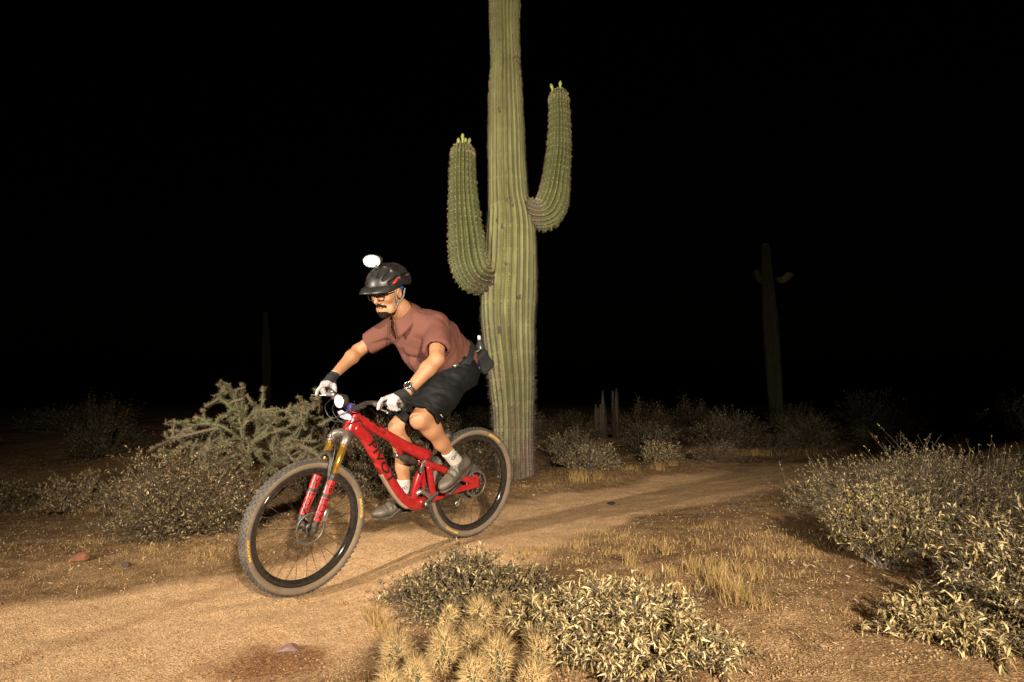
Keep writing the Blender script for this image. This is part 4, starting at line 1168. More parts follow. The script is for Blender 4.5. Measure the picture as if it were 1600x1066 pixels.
# ---- frame
frame = MB()
dt = smooth_path([L(551, 667), L(566, 678), L(577, 693), L(586, 709), L(600, 735), L(611, 754), L(622, 771), L(634, 783), L(649, 788), L(664, 785)], 45)
V, Fc = tube(dt, np.interp(np.linspace(0, 1, len(dt)), [0, .15, .7, .85, 1], [.038, .036, .036, .037, .036]), 16, sx=.95); frame.add(V, Fc)
tt = smooth_path([L(553, 653), L(570, 661), L(588, 671), L(606, 681), L(624, 692), L(642, 702), L(668, 713)], 36)
V, Fc = tube(tt, np.interp(np.linspace(0, 1, len(tt)), [0, .2, .5, .8, 1], [.034, .030, .029, .034, .042]), 16, sx=.8); frame.add(V, Fc)
h0, h1 = fk(.555, 0, 0), fk(.668, 0, 0)
V, Fc = tube([h0, h0 + (h1 - h0) * .1, (h0 + h1) / 2, h0 + (h1 - h0) * .9, h1], [.037, .036, .031, .032, .033], 20); frame.add(V, Fc)
# gusset carrying the shock and the seat-tube mast
V, Fc = tube(smooth_path([L(612, 688), L(622, 699), L(626, 711)], 8), [.026, .024, .022, .021, .02, .02, .018, .016, .016][:9] if len(smooth_path([L(612, 688), L(622, 699), L(626, 711)], 8)) == 9 else .022, 12, sx=.6); frame.add(V, Fc)
V, Fc = tube(smooth_path([L(646, 788), L(647, 772), L(651, 755), L(657, 738)], 16), .030, 14, sx=.75); frame.add(V, Fc)
V, Fc = tube(smooth_path([L(660, 718), L(668, 712), L(672, 706)], 8), .020, 14); frame.add(V, Fc)
V, Fc = lathe([(.0, -.046), (.026, -.046), (.026, .046), (.0, .046)], 20, center=(.432, 0, -.035)); frame.add(V, Fc)
fr_o = bput('frame', frame, red)
# lettering along the down tube, both sides
def side_text(word, size, path, u0, sgn, m, lift, up=1.0, bold=.0, shear=0.0, wid=1.0):
    Vt, Ft = text_geo(word, size, bold=bold, shear=shear, cuts=4)
    s = np.concatenate([[0], np.cumsum(np.linalg.norm(np.diff(path, axis=0), axis=1))]); tt_ = np.gradient(path, axis=0); tt_ /= np.linalg.norm(tt_, axis=1)[:, None]
    pos = []
    for x, y, _ in Vt:
        q = u0 * s[-1] + (x if sgn > 0 else -x) * wid
        c = np.array([np.interp(q, s, path[:, k]) for k in range(3)]); t = unit([np.interp(q, s, tt_[:, k]) for k in range(3)])
        nrm = np.array([-t[2], 0, t[0]]); nrm = nrm if nrm[2] > 0 else -nrm
        yy = (y if sgn > 0 else y)
        w = lift * math.sqrt(max(0.05, 1 - (yy / .038) ** 2 * .9))
        pos.append(c + nrm * yy + np.array([0, sgn * (w + .0016), 0]))
    return bput('lettering', MB().add(np.array(pos), Ft), m, fr_o)
for sgn in (1, -1):
    side_text('PIVOT', .064, dt, .37, sgn, blktxt, .0345, bold=.0014, wid=1.72)
    side_text('TRAIL 429', .024, tt, .28, sgn, darkred, .0245, bold=.0004)
# tan rubber guard under the down tube
gd = dt[20:38] + np.array([.006, 0, -.007])
V, Fc = tube(gd, .034, 14, sx=.8); bput('down_tube_guard', MB().add(V, Fc), guard)
# rear triangle, both sides
for sg in (1, -1):
    v = .045
    def S_(px, py, vv=v):
        p = L(px, py, vv); return np.array([p[0], sg * vv, p[2]])
    rt = MB()
    V, Fc = tube(smooth_path([S_(662, 723, .034), S_(690, 733, .040), S_(718, 745, .055), S_(749, 755, .062)], 16), .0215, 12, sx=.5); rt.add(V, Fc)
    V, Fc = tube(smooth_path([S_(670, 727, .034), S_(674, 755, .038), S_(679, 783, .040)], 12), .0235, 12, sx=.5); rt.add(V, Fc)
    V, Fc = tube(smooth_path([S_(678, 779, .040), S_(714, 766, .055), S_(749, 757, .062)], 14), .0205, 12, sx=.5); rt.add(V, Fc)
    V, Fc = tube(smooth_path([S_(722, 747, .058), S_(735, 752, .062), S_(744, 744, .062), S_(748, 757, .062)], 12), .012, 8, sx=.5); rt.add(V, Fc)
    bput('rear_triangle', rt, red)
    lk = MB()
    p, q = S_(663, 721, .046), S_(657, 738, .046)
    V, Fc = tube([p, (p + q) / 2, q], [.017, .013, .016], 10, sx=.35); lk.add(V, Fc)
    for c in (p, q):
        V, Fc = lathe([(.0005, -.004), (.010, -.004), (.010, .004), (.006, .005), (.0005, .005)], 14, center=c + np.array([0, sg * .008, 0])); lk.add(V, Fc)
    bput('suspension_link', lk, greym)
shk = MB()
a, b = L(618, 711), L(652, 723)
u = np.linspace(0, 1, 10); V, Fc = tube(a + (b - a) * u[:, None], [.013, .017, .015, .0235, .0245, .0245, .0245, .0235, .016, .013], 14); shk.add(V, Fc)
bput('rear_shock', shk, blk)
V, Fc = tube([a + [0, -.025, 0], a + [0, .025, 0]], .011, 10); bput('shock_bolt', MB().add(V, Fc), silver)
ll = MB()
p0, p1 = L(655, 766), L(664, 774)
V, Fc = tube(smooth_path([L(650, 772, .02), L(660, 768, .03), L(676, 780, .036)], 10), .016, 10); ll.add(V, Fc)
bput('lower_link', ll, silver)
# saddle on a lowered post
sp = MB(); V, Fc = tube([(.345, 0, .23), (.318, 0, .335)], .0155, 14); sp.add(V, Fc); V, Fc = tube([(.353, 0, .20), (.342, 0, .245)], .020, 14); sp.add(V, Fc)
bput('seat_post', sp, blk)
def f_sad(p):
    d = smin(sd_cone(p, (.22, .035, .355), (.22, -.035, .355), .032, .032), sd_cone(p, (.24, 0, .352), (.44, 0, .345), .030, .018), .05)
    return np.maximum(d, -(p[:, 2] - .325) )
V, Fq = sdf_mesh(f_sad, (.12, -.11, .28), (.50, .11, .42), .005)
o = mesh_obj('saddle', V - B_ORG, Fq, blk, bike)
# cranks and pedals
BB = np.array([.432, 0, -.035]); CA = math.radians(30)
cd = np.array([-math.cos(CA), 0, math.sin(CA)])
PED = {}
for sg in (1, -1):
    e = BB + sg * cd * .168 + np.array([0, sg * .085, 0]); s0 = BB + np.array([0, sg * .068, 0])
    V, Fc = tube([s0 - sg * cd * .018, s0, (s0 + e) / 2, e, e + sg * cd * .016], [.012, .019, .0135, .013, .008], 10, sx=.6)
    cr = bput('crank_arm', MB().add(V, Fc), blk)
    V, Fc = lathe([(.0005, -.003), (.013, -.003), (.013, .003), (.0005, .004)], 16, center=s0 + np.array([0, sg * .012, 0])); bput('crank_bolt', MB().add(V, Fc), silver, cr)
    pc = e + np.array([0, sg * .055, 0]); PED[sg] = pc
    pm = MB(); tl = rotm('y', .45 if sg > 0 else .25)
    for q in (-.045, -.016, .016, .045):
        V, Fc = box((0, 0, 0), (.012 if abs(q) > .03 else .010, .095, .017), bev=.003); pm.add((V + np.array([q, 0, 0])) @ tl.T + pc, Fc)
    for q in (-.045, .045):
        V, Fc = box((0, 0, 0), (.10, .010, .016), bev=.003); pm.add((V + np.array([0, q, 0])) @ tl.T + pc, Fc)
    V, Fc = tube([e, pc + np.array([0, sg * .045, 0])], .008, 8); pm.add(V, Fc)
    bput('pedal', pm, blk)
# drivetrain on the far side
dv = MB(); V, Fc = lathe([(.035, -.004), (.064, -.0035), (.066, 0), (.064, .0035), (.035, .004)], 40, closed=True, center=BB + np.array([0, -.052, 0])); dv.add(V, Fc)
for i in range(32):
    a = 2 * PI * i / 32; V, Fc = box((BB[0] + .066 * math.cos(a), -.052, BB[2] + .066 * math.sin(a)), (.006, .004, .006)); dv.add(V, Fc)
for i in range(5):
    a = 2 * PI * i / 5; V, Fc = tube([BB + np.array([0, -.052, 0]), BB + np.array([.045 * math.cos(a), -.052, .045 * math.sin(a)])], .009, 6, sx=.4); dv.add(V, Fc)
bput('chainring', dv, blk)
cs = MB()
for i in range(11):
    r = .024 + .0072 * i * (1 + .03 * i); yv = -.058 + .0035 * i
    V, Fc = lathe([(r - .012, yv - .0008), (r, yv - .0008), (r, yv + .0008), (r - .012, yv + .0008)], 36, closed=True); cs.add(V, Fc)
bput('cassette', cs, greym)
der = MB()
V, Fc = box((-.01, -.085, -.055), (.05, .03, .06), rotm('y', .5), bev=.008); der.add(V, Fc)
V, Fc = box((.03, -.078, -.11), (.022, .012, .12), rotm('y', -.45), bev=.005); der.add(V, Fc)
for c in ((.012, -.075, -.075), (.058, -.075, -.155)):
    V, Fc = lathe([(.004, -.004), (.021, -.003), (.023, 0), (.021, .003), (.004, .004)], 18, center=c, closed=True); der.add(V, Fc)
bput('derailleur', der, silver)
ch = [BB + np.array([.0, -.052, .066]), np.array([.2, -.05, .072]), np.array([.0, -.045, .075]), np.array([-.06, -.045, .045]), np.array([-.075, -.045, 0]), np.array([-.05, -.045, -.05]), np.array([.02, -.07, -.075]), np.array([.05, -.075, -.13]), np.array([.075, -.075, -.16]), np.array([.2, -.06, -.135]), BB + np.array([0, -.052, -.066])]
V, Fc = tube(smooth_path(ch, 60), .0042, 6); bput('chain', MB().add(V, Fc), blk)

# ---- cockpit
stem = MB(); c0 = fk(.672, 0, 0); cb = fk(.684, .046, 0)
V, Fc = tube([fk(.655, 0, 0), fk(.70, 0, 0)], .020, 14); stem.add(V, Fc)
V, Fc = tube([c0, cb], .0185, 12); stem.add(V, Fc); V, Fc = tube([cb + [0, -.026, 0], cb + [0, .026, 0]], .023, 14); stem.add(V, Fc)
fput('stem', stem, purple)
bp = [cb + np.array(q) for q in ((-.070, -.385, .052), (-.048, -.27, .050), (-.018, -.14, .040), (0, -.06, .004), (0, 0, 0), (0, .06, .004), (-.018, .14, .040), (-.048, .27, .050), (-.070, .385, .052))]
bpath = smooth_path(bp, 48)
V, Fc = tube(bpath, np.interp(np.abs(bpath[:, 1]), [0, .05, .15, .4], [.0165, .016, .0125, .0112]), 12); fput('handlebar', MB().add(V, Fc), blkg)
GRIP = {}
for sg in (1, -1):
    g0, g1 = (bp[-2], bp[-1]) if sg > 0 else (bp[1], bp[0])
    GRIP[sg] = (st(g0), st(g1))
    V, Fc = tube([g0 + (g1 - g0) * t for t in (0, .04, .06, .94, .98, 1.05)], [.018, .018, .0155, .0155, .018, .017], 14); fput('grip', MB().add(V, Fc), blk)
    le = MB(); a = g0 - (g1 - g0) * .30
    V, Fc = tube([a + np.array([-.004, 0, 0]), a + np.array([.012, -sg * .0, -.004])], .018, 10); le.add(V, Fc)
    V, Fc = tube(smooth_path([a + np.array([.018, -sg * .045, -.006]), a + np.array([.026, sg * .0, -.010]), a + np.array([.030, sg * .03, -.012])], 8), .0125, 10); le.add(V, Fc)
    V, Fc = tube(smooth_path([a + np.array([.030, sg * .01, -.012]), a + np.array([.052, sg * .05, -.018]), a + np.array([.056, sg * .10, -.022]), a + np.array([.062, sg * .135, -.026])], 12), .0065, 8, sy=.7); le.add(V, Fc)
    fput('brake_lever', le, silver)
sh = MB(); a = bp[1] + np.array([.0, .05, -.03]); V, Fc = box(a, (.05, .03, .03), bev=.008); sh.add(V, Fc); V, Fc = box(a + np.array([-.01, .03, -.005]), (.035, .03, .012), bev=.004); sh.add(V, Fc)
fput('shifter', sh, blk)
for pts in ([bp[6] + np.array([.03, .03, -.01]), cb + np.array([.10, .06, -.02]), cb + np.array([.11, -.02, -.14]), fk(.45, .09, .055), fk(.30, .075, .075), fk(.12, .05, .072)],
            [bp[2] + np.array([.03, -.03, -.01]), cb + np.array([.12, -.07, .0]), cb + np.array([.10, .0, -.07]), h1 + np.array([.01, .03, -.03]), L(572, 672, .03)],
            [bp[2] + np.array([.02, -.01, -.02]), cb + np.array([.10, -.02, -.02]), cb + np.array([.07, .05, -.08]), h1 + np.array([.0, .037, -.045]), L(569, 667, .036), L(577, 678, .034)],
            [bp[6] + np.array([.02, .01, -.02]), cb + np.array([.14, .02, -.05]), cb + np.array([.13, -.06, -.16]), fk(.50, .03, -.06)]):
    V, Fc = tube(smooth_path(pts, 30), .0026, 6); fput('cable', MB().add(V, Fc), cablem)
# lilac board strapped in front of the stem
pl = MB(); cN = fk(.655, .060, .0)
nu, nv = 9, 5; Vt = []
for k in (0, 1):
    for i in range(nu):
        for j in range(nv):
            y = (i / (nu - 1) - .5) * .125; zz = (j / (nv - 1)) * .055 * (1 - .35 * abs(i / (nu - 1) - .5) * 2)
            Vt.append(cN + np.array([.012 - 3.2 * y * y + .02 * (j / (nv - 1)) - .002 * k, y, -.045 + zz]))
Fl = []
for k in (0, 1):
    for i in range(nu - 1):
        for j in range(nv - 1):
            q = k * nu * nv + i * nv + j; Fl.append((q, q + 1, q + nv + 1, q + nv) if k == 0 else (q, q + nv, q + nv + 1, q + 1))
fput('number_board', pl.add(np.array(Vt), Fl), lilac)
# ---- handlebar lamp (lit)
lens_mat = emit_mat('lit_lamp_emitter', (1.0, 0.97, 0.90), 9)
bowl_mat = mat('grey_reflector_bowl', (0.35, 0.35, 0.35), .5, var=.02)
cover_mat = bpy.data.materials.new('clear_lamp_cover'); cover_mat.use_nodes = True
_n = cover_mat.node_tree; _n.nodes.remove(_n.nodes['Principled BSDF']); _a = _n.nodes.new('ShaderNodeBsdfTransparent'); _g = _n.nodes.new('ShaderNodeBsdfGlossy'); _m = _n.nodes.new('ShaderNodeMixShader')
_g.inputs['Roughness'].default_value = .1; _m.inputs[0].default_value = .04
_n.links.new(_a.outputs[0], _m.inputs[1]); _n.links.new(_g.outputs[0], _m.inputs[2]); _n.links.new(_m.outputs[0], _n.nodes['Material Output'].inputs[0])
def lamp_on(name, c, fwd, up, parent, put, w, h, depth, watts, lname):
    fwd = unit(fwd); up = unit(np.asarray(up) - fwd * np.dot(up, fwd)); lf = np.cross(up, fwd)
    prof = [(0, .55), (.15, .8), (.6, .95), (.9, 1.0), (1.0, .97)]
    th = np.linspace(0, 2 * PI, 20, endpoint=False); Vb = []; Fb = []
    sq = lambda a: np.sign(np.cos(a)) * np.abs(np.cos(a)) ** .9; sq2 = lambda a: np.sign(np.sin(a)) * np.abs(np.sin(a)) ** .9
    for u, s in prof:
        for a in th: Vb.append(c - fwd * depth * (1 - u) + lf * sq(a) * w * s / 2 + up * sq2(a) * h * s / 2)
    for i in range(len(prof) - 1):
        for j in range(20): Fb.append((i * 20 + j, i * 20 + (j + 1) % 20, (i + 1) * 20 + (j + 1) % 20, (i + 1) * 20 + j))
    Fb.append(tuple(range(20)))
    body = put(name, MB().add(np.array(Vb), Fb), blk, parent)
    def bowl(rows):
        Vl = []; Fl2 = []
        for u, s in rows:
            for a in th: Vl.append(c + fwd * u + lf * sq(a) * w * s / 2 + up * sq2(a) * h * s / 2)
        for i in range(len(rows) - 1):
            for j in range(20): Fl2.append((i * 20 + j, i * 20 + (j + 1) % 20, (i + 1) * 20 + (j + 1) % 20, (i + 1) * 20 + j))
        return MB().add(np.array(Vl), Fl2)
    put('reflector', bowl([(.003, .97)] + [(.002 - .016 * (1 - s * s), s) for s in (.94, .85, .7, .5, .3, .02)]), bowl_mat, body)
    put('lens', bowl([(.003, .965), (.0045, .7), (.005, .02)]), cover_mat, body)
    Vl, Fl2 = lathe([(math.sin(a), -math.cos(a)) for a in np.linspace(.01, PI - .01, 9)], 14, 'x')
    put('light_emitter', MB().add(c - fwd * .011 + Vl[:, :1] * fwd * .008 + Vl[:, 1:2] * lf * w * .27 + Vl[:, 2:] * up * h * .27, Fl2), lens_mat, body)
    wc = BM @ (c + fwd * .02) + BT; wd = BM @ fwd
    ld = bpy.data.lights.new(lname, 'SPOT'); ld.energy = watts; ld.spot_size = math.radians(70); ld.spot_blend = .8; ld.shadow_soft_size = .02; ld.color = (1, .97, .92)
    lo_ = bpy.data.objects.new(lname, ld); col.objects.link(lo_); lo_.location = wc; lo_.rotation_euler = Vector(wd).to_track_quat('-Z', 'Y').to_euler()
    return body
lc = L(530, 627, 0.0)
mt = MB(); V, Fc = tube([st(cb) + np.array([.0, -.02, .01]), lc - np.array([.02, 0, .005])], .009, 8); mt.add(V, Fc); bput('lamp_bracket', mt, blk)
lamp_on('headlamp', lc, SS @ np.array([1, .05, -.02]), (0, 0, 1), None, bput, .084, .078, .05, 12, 'handlebar_lamp_light')

# ------------------------------------------------------------------ the cyclist (same frame as the bicycle)
P_ORG = np.array([.432, 0, -.2])
person = frame_empty('person', P_ORG)
tag(person, 'cyclist in rust-brown shirt, black shorts and helmet crouching over the handlebar', 'person')
skin = mat('skin', (0.335, 0.155, 0.074), 0.58, var=0.11, scale=14, bump=0.15, bscale=160, sss=0.10)
shirtm = mat('rust_shirt_cloth', (0.118, 0.045, 0.033), 0.85, var=0.08, scale=9, bump=0.25, bscale=140, spec=0.2)
shirtd = mat('rust_shirt_trim', (0.094, 0.036, 0.027), 0.85, var=0.08, scale=14, bump=0.2, bscale=240, spec=0.2)
shortm = mat('black_shorts_cloth', (0.0065, 0.0063, 0.0066), 0.7, var=0.3, scale=10, bump=0.25, bscale=120, spec=0.2)
glovel = mat('pale_glove_cloth', (0.36, 0.31, 0.31), 0.7, var=0.12, scale=40, bump=0.2, bscale=150)
gloveb = mat('black_glove_cloth', (0.01, 0.01, 0.01), 0.8, var=0.2)
shoem = mat('grey_brown_shoe', (0.055, 0.048, 0.037), 0.5, var=0.3, scale=18, bump=0.2, bscale=90, dust=DUST, dust_amt=.15)
solem = mat('black_sole', (0.02, 0.018, 0.016), 0.8, var=0.2, dust=DUST, dust_amt=.2)
sockm = mat('white_sock', (0.42, 0.37, 0.32), 0.85, var=0.08, bump=.2, bscale=200)
helm_m = mat('satin_black_helmet', (0.012, 0.0115, 0.011), 0.42, var=0.4, scale=20, spec=.45, dust=DUST, dust_amt=.025)
helm_i = mat('grey_foam', (0.03, 0.03, 0.03), 0.9, var=0.2)
strapm = mat('grey_strap', (0.16, 0.15, 0.14), 0.7, var=0.2)
beardm = mat('dark_beard', (0.013, 0.008, 0.005), 0.9, var=0.5, scale=90, bump=.6, bscale=300, spec=.1)
lipm = mat('lip', (0.45, 0.16, 0.11), 0.45, var=.1)
eyem = mat('eye_white', (0.7, 0.66, 0.6), 0.25, var=.02); irism = mat('eye_dark', (0.02, 0.012, 0.008), 0.2, var=.02)
bluem = mat('blue_headband', (0.02, 0.06, 0.30), 0.7, var=.2)
glassf = mat('black_spectacle_frame', (0.015, 0.013, 0.012), 0.3, var=.1)
lensm = bpy.data.materials.new('clear_lens'); lensm.use_nodes = True
_nt = lensm.node_tree; _nt.nodes.remove(_nt.nodes['Principled BSDF'])
_tr = _nt.nodes.new('ShaderNodeBsdfTransparent'); _gs = _nt.nodes.new('ShaderNodeBsdfGlossy'); _gs.inputs['Roughness'].default_value = 0.02
_mx = _nt.nodes.new('ShaderNodeMixShader'); _mx.inputs[0].default_value = 0.05
_nt.links.new(_tr.outputs[0], _mx.inputs[1]); _nt.links.new(_gs.outputs[0], _mx.inputs[2]); _nt.links.new(_mx.outputs[0], _nt.nodes['Material Output'].inputs[0])

def pput(name, V, Fq, m, parent=None, smooth=True):
    return mesh_obj(name, np.asarray(V) - P_ORG, Fq, m, parent or person, smooth)
def pmb(name, mb, m, parent=None, smooth=True):
    for v in mb.v: v -= P_ORG
    return mb.build(name, m, parent or person, smooth)

J = dict(lhip=(.175, .095, .765), lknee=(.525, .155, .521), lank=(.256, .13, .232), rhip=(.165, -.095, .75), rknee=(.492, -.13, .427), rank=(.457, -.12, .009),
         lsh=(.405, .185, 1.065), lelb=(.548, .36, .893), lwri=(.742, .335, .716), rsh=(.455, -.185, 1.065), relb=(.606, -.395, .911), rwri=(.812, -.335, .775))
J = {k: np.array(v) for k, v in J.items()}
# head frame
hp, hy = math.radians(19), math.radians(15)
HR = rotm('z', hy) @ rotm('y', hp)       # columns: forward, left, up
HC = np.array([.630, 0.004, 1.272])
def toH(p): return (p - HC) @ HR
def fromH(q): return np.asarray(q, float) @ HR.T + HC

def head_sdf(p):
    q = toH(p)
    d = sd_ell(q, (-.012, 0, .035), (.098, .077, .088))
    d = smin(d, sd_ell(q, (.022, 0, -.02), (.074, .064, .088)), .035)
    d = smin(d, sd_cone(q, (.052, .036, -.082), (.052, -.036, -.082), .030, .030), .03)
    d = smin(d, sd_ell(q, (.074, 0, -.104), (.024, .028, .024)), .02)
    for s in (1, -1):
        d = smin(d, sd_ell(q, (.062, s * .046, -.012), (.026, .024, .024)), .02)       # cheek bones
        d = smin(d, sd_cone(q, (.085, s * .012, .040), (.076, s * .048, .038), .010, .009), .012)   # brow
        d = smax(d, -sd_ell(q, (.098, s * .033, .018), (.018, .019, .013)), .012)        # eye sockets
        e = sd_ell(q, (-.004, s * .083, -.002), (.020, .010, .032)); e = np.maximum(e, -sd_ell(q, (.002, s * .093, -.002), (.011, .008, .020)))
        d = smin(d, e, .008)
        d = smin(d, sd_ell(q, (.098, s * .012, -.026), (.012, .009, .009)), .006)         # nostril wings
    d = smin(d, sd_cone(q, (.088, 0, .030), (.116, 0, -.016), .008, .0125), .012)        # nose
    d = smin(d, sd_cone(q, (.092, .018, -.048), (.092, -.018, -.048), .008, .008), .012)  # upper lip
    d = smin(d, sd_cone(q, (.088, .015, -.078), (.088, -.015, -.078), .008, .008), .012)
    d = smax(d, -sd_ell(q, (.100, 0, -.063), (.018, .020, .0085)), .005)                 # open mouth
    return d
def limb(p, pts, rs, k=.02):
    d = None
    for i in range(len(pts) - 1):
        e = sd_cone(p, pts[i], pts[i + 1], rs[i], rs[i + 1]); d = e if d is None else smin(d, e, k)
    return d
def lerp(a, b, t): return np.asarray(a) + (np.asarray(b) - np.asarray(a)) * t
TA = unit([.29, 0, .235])                  # torso axis, pelvis to neck
TN = np.array([-TA[2], 0, TA[0]])           # towards the back
TRM = np.stack([TN, [0, 1, 0], TA], 1)
def torso_sdf(p, g=0.0):
    d = sd_ell(p, (.150, 0, .785), (.125 + g, .168 + g, .135 + g), TRM)
    d = smin(d, sd_ell(p, (.275, 0, .905), (.125 + g, .158 + g, .16 + g), TRM), .06)
    d = smin(d, sd_ell(p, (.385, 0, 1.010), (.128 + g, .175 + g, .165 + g), TRM), .06)
    d = smin(d, sd_cone(p, (.425, .135, 1.065), (.450, -.135, 1.065), .072 + g, .072 + g), .06)
    d = smin(d, sd_cone(p, (.475, 0, 1.085), (.545, 0, 1.175), .070 + g * .5, .058 + g * .5), .05)
    return d
def arm_sdf(p, s, e, w, up=.050):
    return limb(p, [s, lerp(s, e, .45), e, lerp(e, w, .28), w], [up + .006, up, .041, .044, .0275], .02)
def leg_sdf(p, h, k_, a):
    fw = unit(np.cross([0, 1, 0], k_ - a)); fw = fw if fw[0] > 0 else -fw
    c = lerp(k_, a, .30) - fw * .020
    d = limb(p, [h, lerp(h, k_, .5), k_], [.092, .080, .059], .03)
    d = smin(d, limb(p, [k_, c, lerp(k_, a, .62) - fw * .008, a], [.053, .056, .044, .034], .03), .02)
    d = smin(d, sd_ell(p, k_ + fw * .022, (.032, .030, .036)), .02)
    return d
def body_sdf(p):
    t = torso_sdf(p)
    d = smin(t, limb(p, [(.47, 0, 1.09), (.545, 0, 1.175), HC + HR @ np.array([-.01, 0, -.05])], [.060, .058, .056]), .03)
    d = smin(d, head_sdf(p), .02)
    for k in 'lr':
        a = arm_sdf(p, J[k + 'sh'], J[k + 'elb'], J[k + 'wri'])
        d = smin(d, a, .03) if False else np.minimum(d, smin(t, a, .03))
        l = leg_sdf(p, J[k + 'hip'], J[k + 'knee'], J[k + 'ank'])
        d = np.minimum(d, smin(t, l, .03))
        # hand core inside the glove, foot core inside the shoe
        g = (GRIP[1][0] + GRIP[1][1]) / 2 if k == 'l' else (GRIP[-1][0] + GRIP[-1][1]) / 2
        d = np.minimum(d, sd_cone(p, J[k + 'wri'], lerp(J[k + 'wri'], g, .7), .024, .022))
    return d
V, Fq = sdf_mesh(body_sdf, (-.02, -.50, -.06), (.86, .50, 1.46), .0042)
pput('body', V, Fq, skin)

# face details
def put_face():
    V, Fq = sdf_mesh(lambda p: (lambda q, h: np.maximum(np.maximum(h - .0045 + .002 * vnoise(q * 260), np.minimum(np.minimum(
        sd_ell(q, (.070, 0, -.108), (.050, .050, .030)), sd_ell(q, (.035, 0, -.108), (.06, .070, .020))),
        np.minimum(sd_cone(q, (.100, 0, -.040), (.086, .030, -.052), .0105, .008), np.minimum(sd_cone(q, (.100, 0, -.040), (.086, -.030, -.052), .0105, .008),
        np.minimum(sd_cone(q, (.084, .033, -.054), (.080, .036, -.064), .006, .004), sd_cone(q, (.094, .008, -.089), (.094, -.008, -.089), .007, .007)))))), -sd_ell(q, (.095, 0, -.064), (.03, .023, .013))))(toH(p), head_sdf(p)),
        HC + np.array([-.09, -.11, -.2]), HC + np.array([.16, .11, .06]), .0028)
    pput('beard', V, Fq, beardm)
    lm = MB()
    for z, x, r in ((-.0545, .0935, .0048), (-.0735, .0905, .0058)):
        V, Fc = tube(smooth_path([fromH((x - .008, .021, z + .002)), fromH((x, .008, z)), fromH((x, -.008, z)), fromH((x - .008, -.021, z + .002))], 10), [r * .4] + [r] * 8 + [r * .4, r * .4][:1] if False else r, 8); lm.add(V, Fc)
    pmb('lips', lm, lipm)
    for s in (1, -1):
        V, Fc = lathe([(.0115 * math.sin(a), -.0115 * math.cos(a)) for a in np.linspace(.001, PI - .001, 10)], 16, 'x'); c = fromH((.0800, s * .033, .018))
        ey = pmb('eye', MB().add(V @ HR.T + c, Fc), eyem)
        V, Fc = lathe([(.0055 * math.sin(a), .0098 + .0022 * math.cos(a)) for a in np.linspace(.001, PI / 2, 5)], 14, 'x')
        pmb('iris', MB().add(V @ HR.T + c, Fc), irism, ey)
        V, Fc = tube(smooth_path([fromH((.094, s * .014, .040)), fromH((.093, s * .032, .045)), fromH((.080, s * .050, .040))], 8), .0045, 6); pmb('eyebrow', MB().add(V, Fc), beardm)
    # spectacles
    gl = MB()
    for s in (1, -1):
        a = np.linspace(0, 2 * PI, 25)[:-1]; cx, cz = s * .0335, .012
        ring = np.stack([.110 - .006 * np.abs(np.cos(a) * .027 + (cx * s - .0335)) / .027 * (s * np.cos(a) > 0), cx + .0275 * np.sign(np.cos(a)) * np.abs(np.cos(a)) ** .55, cz + .0195 * np.sign(np.sin(a)) * np.abs(np.sin(a)) ** .55], 1)
        V, Fc = tube(fromH(np.vstack([ring, ring[:2]])), .0028, 6, caps=False); gl.add(V, Fc)
        V, Fc = tube(smooth_path([fromH((.106, s * .061, .022)), fromH((.06, s * .076, .020)), fromH((.0, s * .083, .018)), fromH((-.02, s * .084, .005))], 10), .0024, 6); gl.add(V, Fc)
    V, Fc = tube(smooth_path([fromH((.110, .008, .016)), fromH((.113, 0, .019)), fromH((.110, -.008, .016))], 6), .0025, 6); gl.add(V, Fc)
    g = pmb('spectacles', gl, glassf)
    for s in (1, -1):
        a = np.linspace(0, 2 * PI, 25)[:-1]; ring = np.stack([.109 + 0 * a, s * .0335 + .027 * np.sign(np.cos(a)) * np.abs(np.cos(a)) ** .55, .012 + .019 * np.sign(np.sin(a)) * np.abs(np.sin(a)) ** .55], 1)
        Vl = np.vstack([fromH(ring), fromH(ring + np.array([.0012, 0, 0]))]); Fl = [tuple(range(24)), tuple(range(47, 23, -1))] + [(i, (i + 1) % 24, 24 + (i + 1) % 24, 24 + i) for i in range(24)]
        pmb('spectacle_lens', MB().add(Vl, Fl), lensm, g, smooth=False)
put_face()

# helmet
def helm_sdf(p):
    q = toH(p) - np.array([-.014, 0, .070])
    q = q @ rotm('y', -.10).T
    out = sd_ell(q, (0, 0, 0), (.148, .110, .108)); out = smin(out, sd_ell(q, (-.075, 0, -.025), (.080, .096, .085)), .03)
    d = np.maximum(out, -sd_ell(q, (0, 0, -.012), (.112, .085, .092)))
    cut = -(q[:, 2] + .030 + .045 * np.clip((-q[:, 0] - .01) / .12, 0, 1))
    d = smax(d, cut, .008)
    for y, w in ((0, .019), (.046, .018), (-.046, .018), (.084, .015), (-.084, .015)):
        zt = .110 * math.sqrt(1 - (y / .112) ** 2)
        d = smax(d, -sd_cone(q, (.095, y * .85, zt * .72), (.028, y, zt * 1.02), w * .75, w), .006)
        d = smax(d, -sd_cone(q, (-.015, y, zt * 1.02), (-.085, y * .9, zt * .82), w, w * .85), .006)
        d = smax(d, -sd_cone(q, (-.112, y * .9, zt * .5), (-.135, y * .8, zt * .1), w * .9, w * .8), .006)
    for s in (1, -1):
        d = smax(d, -sd_cone(q, (.075, s * .088, .018), (.01, s * .108, .026), .010, .013), .005)
        d = smax(d, -sd_cone(q, (-.03, s * .106, .018), (-.085, s * .09, .005), .014, .011), .005)
    return d
V, Fq = sdf_mesh(helm_sdf, HC + np.array([-.24, -.16, -.1]), HC + np.array([.24, .16, .26]), .0036)
helmet = pput('helmet', V, Fq, helm_m)
def hq(v): return fromH(np.asarray(v, float) @ rotm('y', -.10) + np.array([-.014, 0, .070]))
